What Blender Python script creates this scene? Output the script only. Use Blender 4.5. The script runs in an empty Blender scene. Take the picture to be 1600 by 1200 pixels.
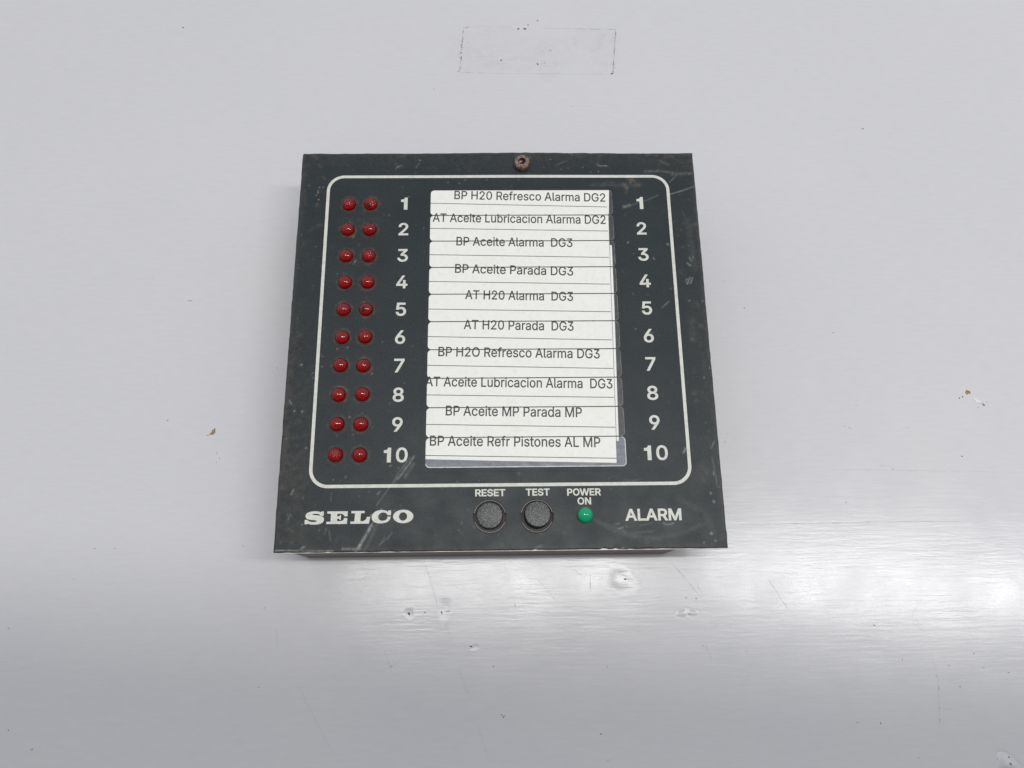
import bpy, bmesh, math, random, json
import numpy as np
from mathutils import Vector, Matrix
MM = 0.001
PZ = 26.0            # height of the panel's face above the table, mm
rnd = random.Random(7)
sc = bpy.context.scene
COL = sc.collection

# ------------------------------------------------------------------ camera
cam_d = bpy.data.cameras.new('camera'); cam = bpy.data.objects.new('camera', cam_d); COL.objects.link(cam)
cam_d.lens = 27.07; cam_d.sensor_width = 36; cam_d.clip_start = 0.005; cam_d.clip_end = 20
RC = ((0.99979391, -0.01213499, 0.01627504), (-0.0069768, -0.95823769, -0.28588782), (0.0190646, 0.28571536, -0.95812487))
rt, dn, fw = [Vector(r) for r in RC]
m = Matrix.Identity(4)
for i in range(3):
    m[i][0] = rt[i]; m[i][1] = -dn[i]; m[i][2] = -fw[i]
m.translation = Vector((-1.0509, -91.2206, 248.611 + PZ)) * MM
cam.matrix_world = m
sc.camera = cam

# ------------------------------------------------------------------ room light
w = bpy.data.worlds.new('World'); sc.world = w; w.use_nodes = True
bg = w.node_tree.nodes['Background']
bg.inputs['Color'].default_value = (0.93, 0.96, 1.0, 1); bg.inputs['Strength'].default_value = 0.57
# the room: pale walls ahead, duller behind the photographer
_nt = w.node_tree; _tc = _nt.nodes.new('ShaderNodeTexCoord'); _sx = _nt.nodes.new('ShaderNodeSeparateXYZ'); _rp = _nt.nodes.new('ShaderNodeValToRGB')
_nt.links.new(_tc.outputs['Generated'], _sx.inputs[0]); _mr = _nt.nodes.new('ShaderNodeMapRange')
_mr.inputs['From Min'].default_value = -.75; _mr.inputs['From Max'].default_value = .55
_nt.links.new(_sx.outputs['Y'], _mr.inputs['Value']); _nt.links.new(_mr.outputs[0], _rp.inputs['Fac'])
_rp.color_ramp.interpolation = 'EASE'
_rp.color_ramp.elements[0].color = (.34, .332, .325, 1); _rp.color_ramp.elements[1].color = (1.22, 1.25, 1.33, 1)
_nt.links.new(_rp.outputs['Color'], bg.inputs['Color'])
sc.view_settings.view_transform = 'Standard'; sc.view_settings.look = 'None'
sc.view_settings.exposure = 0.06; sc.view_settings.gamma = 1

# rows of added spots along the tubes; cut cones mimic the photographer's shadow
def lamp_row(a, b, n, watts):
    d = bpy.data.lights.new('added_cutoff_spot', 'SPOT'); d.energy = watts / n; d.spot_size = math.radians(76); d.spot_blend = 0.03
    d.shadow_soft_size = .028; d.color = (1, .99, .97)
    for i in range(n):
        t = i / (n - 1)
        o = bpy.data.objects.new('added_cutoff_spot', d); COL.objects.link(o)
        o.location = [a[k] + (b[k] - a[k]) * t for k in range(3)]
        o.rotation_euler = (math.radians(38) - math.atan((o.location.y + .103 + .06 * o.location.x) / o.location.z), 0, math.radians(-3.4)); o.scale = (16, 1, 1)
lamp_row((-.30, -.030, 1.5), (.32, -.024, 1.5), 15, 19)
lamp_row((.46, -.034, 1.5), (1.26, -.090, 1.5), 19, 17.5)
# the two fluorescent tubes the added spots stand beside
def tube_lamp(a, b, width, watts):
    a, b = Vector(a), Vector(b)
    d = bpy.data.lights.new('ceiling_tube', 'AREA'); d.shape = 'RECTANGLE'
    d.size = (b - a).length; d.size_y = width; d.energy = watts; d.color = (1, .99, .975)
    o = bpy.data.objects.new('ceiling_tube', d); COL.objects.link(o)
    o.location = (a + b) / 2; o.rotation_euler = (0, 0, math.atan2(b.y - a.y, b.x - a.x))
tube_lamp((-.30, .02, 1.5), (.32, .026, 1.5), .09, 1.9)
tube_lamp((.46, .016, 1.5), (1.26, -.040, 1.5), .09, 2.6)

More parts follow.
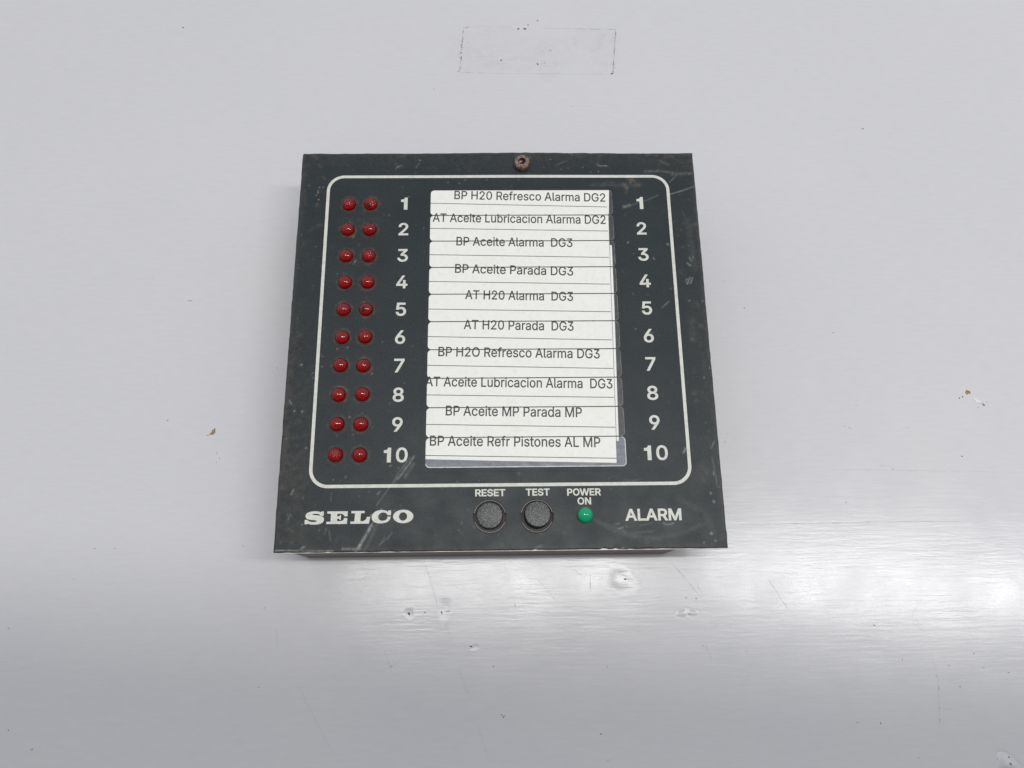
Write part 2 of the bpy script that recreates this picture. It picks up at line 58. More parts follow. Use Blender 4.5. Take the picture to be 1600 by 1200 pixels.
# ------------------------------------------------------------------ data (millimetres)
GLYPHS=json.loads('''{"0":[453,[[[264,-7,227,-7,189,-7],[157,3,130,24,103,45],[83,74,69,113,55,152],[48,199,48,254,48,309],[55,356,69,395,83,434],[104,464,130,484,157,505],[189,516,227,516,264,516],[296,505,323,484,350,464],[370,434,384,395,398,356],[405,309,405,254,405,199],[398,152,384,113,370,74],[350,45,323,24,297,3]],[[202,50,227,50,252,50],[273,58,290,74,308,90],[321,113,330,144,339,174],[344,211,344,254,344,297],[339,334,330,365,321,395],[308,419,290,435,273,451],[252,460,227,460,202,460],[180,451,163,435,146,419],[132,395,123,365,114,334],[109,297,109,254,109,211],[114,174,123,144,132,113],[146,90,163,74,180,58]]]],"1":[453,[[[181,0,76,0,76,18],[76,36,76,55,181,55],[286,55,391,55,391,36],[391,18,391,0,286,0]],[[250,509,276,509,276,339],[276,170,276,0,255,0],[234,0,212,0,212,149],[212,299,212,448,211,448],[210,448,209,448,168,418],[127,388,86,358,86,381],[86,404,86,427,123,454],[161,481,198,509,224,509]]]],"2":[453,[[[172,0,64,0,64,16],[64,32,64,47,121,108],[177,168,234,229,254,249],[270,267,282,282,295,298],[304,313,311,327,317,341],[320,356,320,371,320,390],[316,405,308,419,299,432],[288,442,273,449,259,456],[242,460,224,460,204,460],[187,456,172,447,158,439],[147,428,139,413,131,399],[127,382,127,362,107,362],[86,362,66,362,66,392],[72,419,86,442,100,465],[119,483,143,496,167,509],[194,516,225,516,255,516],[282,509,306,497,329,484],[348,467,361,445,374,424],[381,399,381,372,381,354],[378,335,371,318,364,300],[353,280,336,259,319,237],[296,211,267,180,229,140],[191,100,153,60,153,59],[153,58,153,57,231,57],[310,57,389,57,389,38],[389,19,389,0,281,0]]]],"3":[453,[[[252,-7,218,-7,187,-7],[158,-1,133,10,107,21],[86,37,70,57,54,78],[46,103,44,132,66,132],[87,132,109,132,111,114],[117,99,126,87,136,75],[149,65,165,59,181,53],[199,50,219,50,239,50],[258,53,275,61,292,68],[305,79,315,93,324,107],[329,124,329,145,329,163],[325,181,316,196,307,212],[293,224,275,234,256,243],[231,248,201,248,186,248],[172,248,157,248,157,265],[157,282,157,299,200,349],[244,399,288,448,288,450],[288,451,288,452,215,452],[142,452,70,452,70,471],[70,490,70,509,171,509],[272,509,372,509,372,493],[372,477,372,461,319,400],[265,339,211,278,211,282],[211,285,211,289,249,293],[281,288,308,276,335,263],[356,246,371,222,386,199],[393,173,393,145,393,115],[385,89,370,66,355,43],[335,25,309,12,282,0]]]],"4":[453,[[[164,105,40,105,40,123],[40,141,40,158,109,275],[178,392,247,509,268,509],[289,509,311,509,243,394],[176,280,109,166,109,165],[109,164,109,163,210,163],[312,163,413,163,413,144],[413,125,413,105,289,105]],[[302,0,282,0,282,40],[282,81,282,121,282,130],[282,138,282,146,282,203],[282,260,282,318,302,318],[322,318,343,318,343,212],[343,106,343,0,322,0]]]],"5":[453,[[[254,-7,221,-7,191,-7],[164,-1,140,11,116,23],[97,39,83,60,69,81],[61,104,60,130,81,130],[101,130,122,130,124,115],[129,101,138,89,147,77],[159,67,173,60,188,53],[204,50,221,50,242,50],[260,55,276,64,292,74],[305,87,314,104,323,121],[328,141,328,162,328,184],[323,204,314,221,304,238],[291,252,275,262,258,272],[239,277,218,277,201,277],[184,274,167,268,151,263],[138,255,128,246,108,248],[88,250,67,253,77,338],[86,423,96,509,186,509],[276,509,366,509,366,490],[366,471,366,452,294,452],[222,452,151,452,145,402],[139,352,134,301,135,301],[135,301,136,301,147,311],[161,319,178,325,194,331],[211,334,229,334,253,334],[274,329,294,321,313,313],[331,301,345,285,359,270],[371,252,379,231,387,210],[391,188,391,163,391,130],[384,101,369,76,354,50],[334,30,309,15,283,1]]]],"6":[453,[[[258,-7,226,-7,195,-7],[167,0,142,15,118,29],[98,49,84,74,71,100],[64,129,64,162,64,186],[69,212,80,239,91,266],[110,300,137,340,176,396],[214,453,252,509,276,509],[299,509,322,509,265,426],[208,344,151,261,149,261],[147,261,145,261,150,271],[157,280,165,288,174,296],[184,302,196,307,207,312],[221,314,235,314,266,314],[293,308,316,295,339,282],[357,263,370,240,382,216],[389,189,389,157,389,125],[382,97,368,73,354,48],[334,28,310,14,286,0]],[[207,48,226,48,246,48],[264,53,279,63,294,72],[306,85,314,101,323,118],[327,136,327,157,327,178],[323,197,314,213,306,230],[294,242,279,251,264,261],[246,265,226,265,207,265],[189,261,174,252,159,243],[147,230,138,214,129,198],[125,179,125,158,125,137],[129,118,138,102,147,85],[159,72,174,63,189,53]]]],"7":[453,[[[120,0,97,0,172,149],[248,299,323,448,323,450],[323,451,323,452,236,452],[149,452,62,452,62,471],[62,490,62,509,172,509],[281,509,391,509,391,489],[391,469,391,449,315,299],[240,150,165,0,142,0]]]],"8":[453,[[[260,-7,226,-7,192,-7],[162,-1,136,11,109,24],[89,40,74,62,59,83],[52,108,52,135,52,157],[56,177,65,195,74,213],[86,229,101,241,116,253],[133,261,153,265,153,265],[153,266,153,267,128,273],[108,287,93,308,78,329],[70,353,70,380,70,406],[77,429,90,450,104,470],[122,486,146,498,169,510],[196,516,226,516,256,516],[283,510,306,498,329,486],[348,470,361,450,375,429],[382,406,382,380,382,353],[374,329,359,308,344,287],[325,273,300,267,300,266],[300,265,300,265,319,261],[336,253,351,241,366,229],[378,213,387,195,396,177],[401,157,401,135,401,108],[393,83,378,62,364,40],[343,24,317,11,291,-1]],[[204,49,226,49,249,49],[268,53,285,60,301,68],[314,78,323,91,332,105],[337,121,337,139,337,158],[332,174,322,189,313,203],[300,214,283,223,266,231],[247,235,226,235,205,235],[186,231,169,223,152,214],[139,203,130,189,120,174],[115,158,115,139,115,121],[120,105,129,91,138,78],[151,68,167,60,184,53]],[[208,290,226,290,244,290],[260,293,274,300,288,307],[299,318,307,330,315,343],[319,358,319,376,319,393],[315,407,308,420,300,433],[289,443,275,449,261,456],[245,460,226,460,208,460],[191,456,177,449,163,443],[152,433,145,420,137,407],[133,393,133,376,133,358],[137,343,145,330,152,318],[163,307,178,300,192,293]]]],"9":[453,[[[195,516,226,516,258,516],[286,508,310,494,335,480],[354,460,368,434,382,409],[389,380,389,347,389,323],[383,297,373,270,362,243],[343,209,315,168,277,112],[239,56,200,0,177,0],[154,0,130,0,187,83],[244,165,301,248,303,248],[305,248,307,248,303,238],[296,229,287,221,279,213],[269,207,257,202,245,197],[232,195,218,195,187,195],[160,201,137,214,114,227],[96,245,83,269,70,292],[64,320,64,352,64,384],[71,412,85,436,99,461],[118,480,143,494,167,508]],[[246,460,226,460,207,460],[189,456,174,446,159,437],[147,424,138,407,130,391],[125,372,125,352,125,330],[130,312,138,295,147,279],[159,266,174,257,189,248],[207,243,226,243,246,243],[263,248,279,257,294,266],[306,279,314,295,323,311],[327,330,327,350,327,372],[323,391,314,407,306,424],[294,437,279,446,264,456]]]],"A":[480,[[[39,0,16,0,78,170],[140,339,201,509,226,509],[251,509,276,509,338,339],[401,170,463,0,440,0],[418,0,395,0,359,101],[323,202,287,302,281,321],[273,344,264,372,255,400],[245,435,232,478,236,478],[241,478,245,478,233,435],[222,399,213,371,204,343],[196,320,191,302,155,202],[120,101,85,0,62,0]],[[197,142,110,142,110,161],[110,180,110,199,197,199],[283,199,370,199,370,180],[370,161,370,142,283,142]]]],"B":[456,[[[122,0,60,0,60,170],[60,339,60,509,120,509],[181,509,241,509,276,509],[306,503,329,491,352,479],[369,462,381,442,392,422],[398,399,398,374,398,352],[394,334,387,320,379,306],[369,294,356,286,344,277],[330,271,315,267,315,265],[315,264,315,262,331,261],[347,255,363,245,379,235],[392,221,402,203,413,185],[418,163,418,136,418,111],[412,87,400,67,388,46],[370,30,344,18,319,6],[287,0,247,0,184,0]],[[125,115,125,57,165,57],[205,57,245,57,284,57],[313,65,330,80,347,95],[355,114,355,137,355,154],[351,170,342,184,334,198],[321,209,306,218,290,227],[271,231,248,231,207,231],[166,231,125,231,125,173]],[[125,341,125,285,162,285],[200,285,238,285,257,285],[273,289,288,296,303,303],[315,313,323,326,332,339],[336,355,336,372,336,395],[328,414,313,429,297,444],[273,452,240,452,202,452],[163,452,125,452,125,396]]]],"D":[502,[[[271,0,219,0,178,0],[137,0,96,0,96,19],[96,38,96,57,136,57],[175,57,215,57,256,57],[291,65,318,81,345,97],[366,119,379,149,392,179],[399,214,399,255,399,296],[392,331,379,361,366,390],[346,412,320,428,293,444],[260,452,221,452,178,452],[136,452,93,452,93,471],[93,490,93,509,137,509],[181,509,225,509,275,509],[317,499,353,478,388,458],[415,429,433,391,452,353],[462,308,462,255,462,202],[452,157,433,119,414,81],[387,51,351,31,314,10]],[[103,509,125,509,125,339],[125,170,125,0,103,0],[82,0,60,0,60,170],[60,339,60,509,82,509]]]],"E":[419,[[[165,0,60,0,60,170],[60,339,60,509,164,509],[268,509,372,509,372,490],[372,471,372,452,290,452],[207,452,125,452,125,396],[125,341,125,286,202,286],[278,286,355,286,355,267],[355,248,355,229,278,229],[202,229,125,229,125,172],[125,114,125,57,208,57],[292,57,375,57,375,38],[375,19,375,0,270,0]]]],"G":[520,[[[309,-7,269,-7,223,-7],[184,4,149,25,115,46],[88,77,69,116,50,155],[40,201,40,254,40,308],[50,354,69,393,88,432],[115,462,149,484,183,505],[221,516,265,516,292,516],[317,512,340,504,364,496],[385,484,403,469,422,454],[437,437,449,416,461,396],[470,373,474,349,452,349],[430,349,408,349,403,365],[396,380,387,393,379,406],[368,417,356,427,344,436],[330,444,315,448,300,453],[283,456,265,456,235,456],[208,448,183,432,159,417],[139,394,125,364,111,334],[103,297,103,254,103,211],[111,175,125,145,140,115],[159,92,184,76,209,61],[237,53,269,53,297,53],[323,59,345,71,367,83],[384,101,396,123,409,146],[415,172,415,202,421,201],[428,200,434,199,384,199],[333,199,283,199,283,218],[283,237,283,256,348,256],[413,256,478,256,478,237],[478,219,478,200,478,158],[469,122,451,91,433,60],[408,36,377,19,345,2]]]],"H":[517,[[[82,0,60,0,60,170],[60,339,60,509,82,509],[103,509,125,509,125,435],[125,362,125,289,214,289],[303,289,392,289,392,362],[392,435,392,509,414,509],[435,509,457,509,457,339],[457,170,457,0,435,0],[414,0,392,0,392,77],[392,155,392,232,303,232],[214,232,125,232,125,155],[125,77,125,0,103,0]]]],"L":[393,[[[160,0,60,0,60,170],[60,339,60,509,82,509],[103,509,125,509,125,358],[125,208,125,57,203,57],[282,57,361,57,361,38],[361,19,361,0,261,0]]]],"M":[628,[[[81,0,60,0,60,170],[60,339,60,509,91,509],[121,509,152,509,193,402],[235,294,277,187,280,180],[284,170,287,159,291,148],[295,136,299,123,303,110],[307,97,311,84,315,71],[319,59,322,49,317,49],[312,49,307,49,310,59],[314,70,318,83,322,95],[326,108,330,121,334,134],[338,147,342,158,346,170],[349,179,352,187,394,294],[435,402,476,509,507,509],[537,509,568,509,568,339],[568,170,568,0,547,0],[525,0,504,0,504,97],[504,194,504,291,504,302],[504,314,504,327,505,340],[505,354,505,369,505,383],[506,398,506,413,506,428],[507,443,507,457,509,457],[511,457,513,457,508,441],[503,426,498,409,492,393],[487,378,482,363,477,348],[472,334,467,322,463,309],[459,299,456,291,418,194],[380,97,342,0,323,0],[305,0,286,0,248,97],[209,194,170,291,167,299],[163,309,159,321,155,333],[150,346,145,361,140,376],[135,391,129,408,124,424],[118,441,112,457,114,457],[117,457,119,457,119,444],[120,431,120,416,120,401],[121,387,121,372,121,357],[121,342,122,328,122,315],[122,302,122,291,122,194],[122,97,122,0,101,0]]]],"N":[523,[[[82,0,60,0,60,170],[60,339,60,509,85,509],[111,509,136,509,205,400],[274,291,343,183,349,174],[355,164,363,151,370,138],[379,123,388,107,396,90],[405,73,414,55,411,55],[408,54,405,54,403,72],[401,90,401,108,400,126],[399,142,399,157,399,172],[399,185,399,195,399,300],[399,404,399,509,420,509],[442,509,463,509,463,339],[463,170,463,0,438,0],[412,0,387,0,325,97],[264,193,202,290,194,303],[186,316,177,331,169,345],[159,362,148,381,137,400],[123,424,108,452,111,453],[115,453,119,454,120,428],[121,405,122,384,123,362],[124,344,124,328,125,312],[125,300,125,291,125,194],[125,97,125,0,103,0]]]],"O":[533,[[[311,-7,267,-7,223,-7],[184,4,150,25,116,46],[90,76,70,115,50,154],[40,201,40,254,40,308],[50,354,70,393,90,432],[116,462,150,484,184,505],[223,516,267,516,311,516],[350,505,384,484,418,462],[444,432,464,393,483,354],[493,308,493,254,493,201],[483,154,464,115,444,76],[418,46,384,25,350,4]],[[236,53,267,53,297,53],[325,61,349,76,374,91],[394,114,408,144,423,174],[430,211,430,254,430,298],[423,335,408,365,394,395],[374,417,349,433,325,448],[297,456,267,456,236,456],[209,448,184,433,159,417],[140,394,125,364,111,334],[103,297,103,254,103,211],[111,174,125,144,140,114],[159,92,184,76,209,61]]]],"P":[445,[[[82,0,60,0,60,170],[60,339,60,509,118,509],[177,509,235,509,274,509],[307,502,332,487,358,473],[377,454,390,430,402,405],[409,378,409,348,409,317],[402,290,390,265,377,241],[358,222,332,207,307,193],[274,186,235,186,193,186],[151,186,109,186,109,205],[109,224,109,242,150,242],[191,242,233,242,259,242],[281,247,297,256,313,265],[325,278,333,294,341,310],[344,328,344,348,344,368],[341,386,333,402,325,417],[313,430,297,439,280,448],[259,452,232,452,196,452],[160,452,125,452,125,301],[125,151,125,0,103,0]]]],"R":[449,[[[82,0,60,0,60,170],[60,339,60,509,119,509],[177,509,236,509,275,509],[307,502,333,489,359,475],[378,457,390,433,403,410],[409,382,409,352,409,321],[403,295,390,271,378,248],[359,230,333,217,307,204],[275,198,236,198,189,198],[143,198,96,198,96,217],[96,236,96,255,142,255],[188,255,234,255,260,255],[281,259,298,267,314,275],[326,286,334,300,341,315],[345,332,345,352,345,372],[341,390,334,405,326,420],[314,431,298,440,281,448],[259,452,233,452,197,452],[161,452,125,452,125,301],[125,151,125,0,103,0]],[[378,0,353,0,312,76],[271,153,230,229,254,229],[279,229,303,229,344,153],[386,76,428,0,403,0]]]],"S":[447,[[[263,-9,224,-9,187,-9],[155,-3,128,9,100,21],[79,38,64,60,49,82],[40,107,38,137,60,137],[82,137,104,137,106,117],[112,101,123,88,134,75],[149,65,166,59,184,52],[203,49,224,49,247,49],[268,53,286,60,304,68],[319,78,329,92,340,105],[346,121,346,139,346,155],[341,169,332,179,323,189],[311,198,296,205,281,211],[264,217,245,222,224,228],[204,234,184,239,142,251],[109,268,86,289,63,311],[52,339,52,372,52,401],[60,426,75,448,90,469],[111,486,138,498,164,510],[194,516,227,516,261,516],[290,510,316,498,342,486],[362,469,377,449,392,428],[400,404,401,378,380,378],[358,378,337,378,335,403],[323,423,302,437,281,451],[256,459,225,459,203,459],[184,455,167,448,151,441],[138,431,129,418,120,406],[115,391,115,376,115,358],[120,344,131,334,142,323],[154,314,169,308,184,302],[199,297,212,293,230,289],[247,284,264,279,279,275],[295,270,312,264,328,257],[344,248,359,238,373,227],[385,214,395,198,404,181],[408,162,408,139,408,111],[401,86,386,64,372,41],[351,24,323,11,296,-2]]]],"T":[449,[[[85,452,32,452,32,471],[32,490,32,509,160,509],[288,509,417,509,417,490],[417,471,417,452,363,452],[310,452,257,452,257,301],[257,151,257,0,235,0],[214,0,193,0,193,151],[193,301,193,452,139,452]]]],"W":[686,[[[180,0,155,0,109,170],[63,339,16,509,38,509],[60,509,82,509,109,404],[136,300,163,196,168,179],[172,163,175,145,179,128],[183,111,187,94,190,76],[194,58,197,40,194,40],[192,40,189,40,193,58],[196,76,200,94,203,111],[207,128,211,145,215,163],[220,179,224,196,251,300],[279,404,306,509,331,509],[355,509,380,509,407,404],[434,300,462,196,466,179],[470,163,474,145,478,128],[482,111,486,94,490,76],[494,58,497,40,494,40],[491,40,488,40,492,58],[495,76,499,94,502,111],[506,128,510,145,515,163],[519,179,523,196,550,300],[576,404,603,509,625,509],[647,509,670,509,623,339],[577,170,530,0,505,0],[480,0,455,0,426,108],[397,215,368,323,362,344],[357,367,351,391,346,416],[341,444,336,475,341,475],[345,475,350,475,345,445],[340,419,335,395,330,371],[324,347,318,323,289,215],[260,108,230,0,205,0]]]],"a":[389,[[[182,-9,160,-9,136,-9],[114,-4,94,5,75,14],[59,27,48,45,36,62],[30,83,30,108,30,130],[35,147,43,161,52,175],[63,185,78,193,92,201],[108,207,125,211,143,215],[160,218,178,220,201,223],[219,225,234,227,248,228],[258,231,265,235,272,239],[276,245,276,255,276,255],[276,256,276,257,276,272],[273,286,267,297,261,308],[252,316,240,322,228,328],[213,331,196,331,178,331],[162,328,149,322,136,317],[126,309,118,301,110,292],[104,283,100,274,80,280],[61,285,41,291,50,314],[62,332,79,346,95,360],[113,369,133,375,153,381],[173,384,194,384,208,384],[223,383,239,379,255,376],[271,370,286,360,301,351],[313,338,322,320,332,303],[337,280,337,251,337,168],[337,84,337,0,317,0],[297,0,277,0,277,17],[277,35,277,52,275,52],[274,52,272,52,268,43],[261,34,252,25,243,15],[230,7,215,1,200,-5]],[[155,45,170,45,193,45],[212,50,228,59,243,68],[255,79,263,93,271,107],[276,122,276,138,276,155],[276,173,276,190,273,187],[268,184,259,182,251,180],[242,178,231,176,221,174],[210,172,200,171,190,170],[182,169,175,168,161,166],[147,163,134,159,121,154],[111,148,103,139,96,131],[92,119,92,105,92,92],[95,81,102,72,109,63],[118,57,130,52,142,48]]]],"b":[424,[[[261,-8,229,-8,206,-8],[187,-4,172,4,158,12],[146,21,138,31,129,42],[123,51,118,59,116,59],[114,59,112,59,112,39],[112,20,112,0,92,0],[72,0,53,0,53,170],[53,339,53,509,73,509],[93,509,114,509,114,446],[114,382,114,319,115,319],[117,319,118,319,123,327],[129,336,137,346,145,356],[157,365,171,373,186,381],[205,384,229,384,261,384],[289,376,313,361,337,345],[356,322,370,293,383,263],[390,229,390,189,390,149],[383,114,370,84,356,55],[337,32,313,16,289,0]],[[197,47,220,47,244,47],[263,53,279,66,295,78],[308,95,316,117,324,138],[328,162,328,189,328,216],[324,240,316,261,308,282],[296,299,280,311,264,324],[244,330,220,330,197,330],[177,324,161,312,145,300],[133,284,125,263,117,242],[113,217,113,189,113,161],[117,136,125,115,133,94],[146,77,162,65,178,53]]]],"c":[396,[[[226,-8,207,-8,173,-8],[143,0,117,16,91,33],[71,56,56,85,41,114],[34,149,34,187,34,227],[41,262,56,291,71,321],[91,343,117,360,143,376],[173,384,207,384,226,384],[243,382,260,377,276,372],[292,365,305,356,319,347],[330,335,340,322,350,309],[357,294,362,277,342,272],[322,267,303,262,300,272],[296,281,290,289,285,297],[278,305,270,311,262,317],[253,322,242,325,232,328],[220,330,207,330,182,330],[161,323,145,310,129,297],[116,280,108,258,100,237],[96,213,96,187,96,162],[100,139,108,117,116,96],[129,79,145,66,161,53],[182,46,207,46,220,46],[232,48,243,52,253,55],[263,60,271,66,279,72],[286,80,292,89,297,97],[301,107,304,117,324,112],[343,107,363,102,358,85],[351,70,341,56,332,43],[320,31,306,21,293,12],[277,4,261,-1,244,-6]]]],"d":[424,[[[219,-8,195,-8,164,-8],[136,0,111,16,87,32],[68,55,55,84,41,114],[34,149,34,189,34,229],[41,263,55,293,69,322],[88,345,112,361,136,376],[164,384,196,384,219,384],[238,381,253,373,268,365],[279,356,287,346,296,336],[302,327,306,319,308,319],[309,319,311,319,311,382],[311,446,311,509,331,509],[351,509,372,509,372,339],[372,170,372,0,352,0],[332,0,313,0,313,20],[313,39,313,59,311,59],[309,59,307,59,302,51],[295,42,287,31,278,21],[267,12,252,4,238,-4]],[[181,47,205,47,227,47],[247,53,263,65,279,77],[291,94,299,115,308,136],[312,161,312,189,312,217],[308,242,300,263,292,284],[279,300,263,312,247,324],[228,330,205,330,181,330],[161,324,145,311,129,299],[116,282,108,261,100,240],[96,216,96,189,96,162],[100,138,109,117,117,95],[129,78,145,66,161,53]]]],"e":[404,[[[238,-8,212,-8,175,-8],[143,0,117,16,90,33],[70,56,56,85,41,114],[34,148,34,187,34,226],[41,260,55,290,69,319],[89,343,115,359,141,376],[171,384,205,384,226,384],[246,381,266,374,285,367],[303,356,319,341,335,326],[348,306,357,282,366,258],[371,228,371,194,371,186],[371,178,371,169,272,169],[174,169,75,169,75,187],[75,204,75,221,163,221],[250,221,338,221,329,215],[319,208,310,202,310,227],[306,249,298,269,290,288],[278,303,263,314,247,325],[228,330,205,330,182,330],[163,325,146,313,130,302],[118,288,109,270,100,251],[96,232,96,211,96,200],[96,189,96,178,96,150],[101,126,110,106,120,87],[134,72,151,61,168,51],[189,46,212,46,228,46],[241,48,254,53,266,57],[277,64,285,73,294,82],[301,93,306,105,325,101],[345,96,365,91,359,71],[349,54,335,39,321,24],[303,13,283,4,262,-4]]]],"f":[254,[[[154,379,228,379,228,362],[228,344,228,327,154,327],[80,327,6,327,6,344],[6,362,6,379,80,379]],[[101,0,81,0,81,144],[81,288,81,432,81,453],[86,471,96,486,106,500],[119,511,135,519,152,526],[169,530,187,530,201,530],[213,529,222,527,232,525],[238,523,243,521,238,503],[233,486,227,468,224,470],[220,471,215,472,210,473],[203,474,195,474,176,474],[163,469,154,460,146,451],[142,437,142,419,142,279],[142,140,142,0,121,0]]]],"i":[167,[[[73,0,53,0,53,126],[53,253,53,379,73,379],[93,379,114,379,114,253],[114,126,114,0,93,0]],[[95,443,84,443,72,443],[62,447,54,455,45,462],[41,472,41,483,41,494],[45,504,54,512,62,520],[72,524,84,524,95,524],[106,520,114,512,122,504],[126,494,126,483,126,472],[122,462,114,455,106,447]]]],"l":[189,[[[147,-2,139,-2,110,-2],[88,5,74,20,60,35],[53,57,53,84,53,226],[53,367,53,509,73,509],[93,509,114,509,114,372],[114,235,114,99,114,81],[116,69,120,62,125,55],[133,52,146,52,152,52],[157,52,160,53,164,53],[167,54,170,54,173,37],[177,20,181,3,175,1],[169,0,162,-1,154,-2]]]],"m":[610,[[[73,0,53,0,53,126],[53,253,53,379,72,379],[92,379,112,379,112,351],[112,323,112,295,111,295],[109,295,108,295,113,316],[121,332,132,346,144,359],[157,369,172,376,187,383],[203,386,219,386,247,386],[270,378,287,361,305,344],[316,322,321,295,318,295],[315,295,312,295,317,313],[325,329,337,343,349,357],[364,367,381,375,398,382],[416,386,437,386,459,386],[479,381,497,372,515,362],[530,348,541,328,551,309],[557,285,557,255,557,170],[557,85,557,0,536,0],[516,0,496,0,496,85],[496,169,496,254,496,281],[488,301,473,313,457,325],[439,330,419,330,402,330],[387,327,374,320,362,313],[352,303,345,290,339,278],[335,263,335,247,335,165],[335,82,335,0,315,0],[295,0,274,0,274,87],[274,173,274,260,274,281],[267,298,253,311,239,324],[221,330,199,330,185,330],[171,327,158,320,144,313],[134,303,126,289,118,276],[114,258,114,238,114,159],[114,79,114,0,93,0]]]],"n":[410,[[[114,249,114,227,114,151],[114,76,114,0,93,0],[73,0,53,0,53,126],[53,253,53,379,72,379],[92,379,112,379,112,349],[112,318,112,287,109,287],[106,287,102,287,114,322],[131,347,152,362,174,377],[199,384,227,384,253,384],[276,379,295,369,314,358],[330,342,341,321,352,299],[357,273,357,240,357,160],[357,80,357,0,337,0],[316,0,296,0,296,78],[296,157,296,235,296,265],[288,288,273,304,258,321],[237,329,210,329,192,329],[175,325,161,317,146,309],[135,298,126,283,118,267]]]],"o":[415,[[[242,-8,207,-8,173,-8],[143,0,117,16,91,33],[71,56,56,85,41,114],[34,149,34,187,34,227],[41,262,56,291,71,321],[91,343,117,360,143,376],[173,384,207,384,242,384],[273,376,299,360,325,343],[345,321,359,291,374,262],[381,227,381,187,381,149],[374,114,359,85,345,56],[325,33,299,16,273,0]],[[182,46,207,46,233,46],[254,53,270,66,287,79],[299,96,307,117,315,139],[319,162,319,187,319,213],[315,236,307,258,299,280],[287,297,270,310,254,323],[233,330,207,330,182,330],[161,323,145,310,129,297],[116,280,108,258,100,237],[96,213,96,187,96,162],[100,139,108,117,116,96],[129,79,145,66,161,53]]]],"r":[259,[[[73,0,53,0,53,126],[53,253,53,379,72,379],[92,379,112,379,112,360],[112,340,112,321,113,321],[114,321,115,321,122,340],[135,355,152,367,170,379],[190,385,213,385,218,385],[223,385,229,384,235,384],[240,384,243,384,243,363],[243,343,243,322,242,323],[237,323,230,324,223,325],[215,326,207,326,189,326],[173,322,159,315,145,307],[134,297,126,284,118,270],[114,255,114,237,114,158],[114,79,114,0,93,0]]]],"s":[365,[[[211,-8,182,-8,156,-8],[133,-4,112,3,92,11],[75,23,62,38,49,53],[40,72,36,94,55,98],[74,102,94,107,99,86],[109,70,124,60,139,50],[158,45,181,45,208,45],[229,51,244,62,260,74],[268,87,268,103,268,116],[263,127,254,136,245,144],[231,151,212,155,191,160],[170,165,149,170,115,178],[89,191,72,208,55,225],[47,247,47,274,47,296],[53,315,65,332,77,348],[94,361,115,370,136,380],[160,384,187,384,213,384],[235,380,254,372,272,365],[287,353,299,339,310,325],[319,309,324,290,305,286],[287,281,268,277,263,292],[255,304,243,316,230,327],[212,333,187,333,165,333],[146,327,131,317,116,306],[109,293,109,277,109,263],[114,252,124,243,134,235],[150,228,172,223,191,218],[210,214,229,209,264,201],[290,188,306,171,323,154],[331,133,331,107,331,84],[325,64,312,47,300,30],[282,16,260,6,237,-3]]]],"t":[227,[[[138,379,204,379,204,362],[204,344,204,327,138,327],[72,327,6,327,6,344],[6,362,6,379,72,379]],[[65,345,65,471,85,471],[106,471,126,471,126,347],[126,222,126,98,126,81],[129,69,136,61,143,54],[154,50,170,50,174,50],[179,50,185,51,191,52],[197,53,202,54,206,36],[209,19,213,2,207,0],[200,-2,192,-3,184,-4],[176,-4,168,-4,136,-4],[110,4,92,21,74,38],[65,62,65,93,65,219]]]],"u":[410,[[[211,-5,182,-5,157,-5],[134,0,115,11,95,21],[80,37,69,59,58,80],[53,107,53,139,53,219],[53,299,53,379,73,379],[93,379,114,379,114,301],[114,222,114,144,114,114],[121,91,137,75,152,58],[173,50,200,50,218,50],[235,54,249,62,264,70],[275,81,283,97,292,112],[296,131,296,153,296,228],[296,304,296,379,316,379],[337,379,357,379,357,253],[357,126,357,0,337,0],[318,0,298,0,298,31],[298,61,298,92,301,92],[304,92,307,92,295,57],[279,32,257,17,235,2]]]]," ":[188,[]]}''')

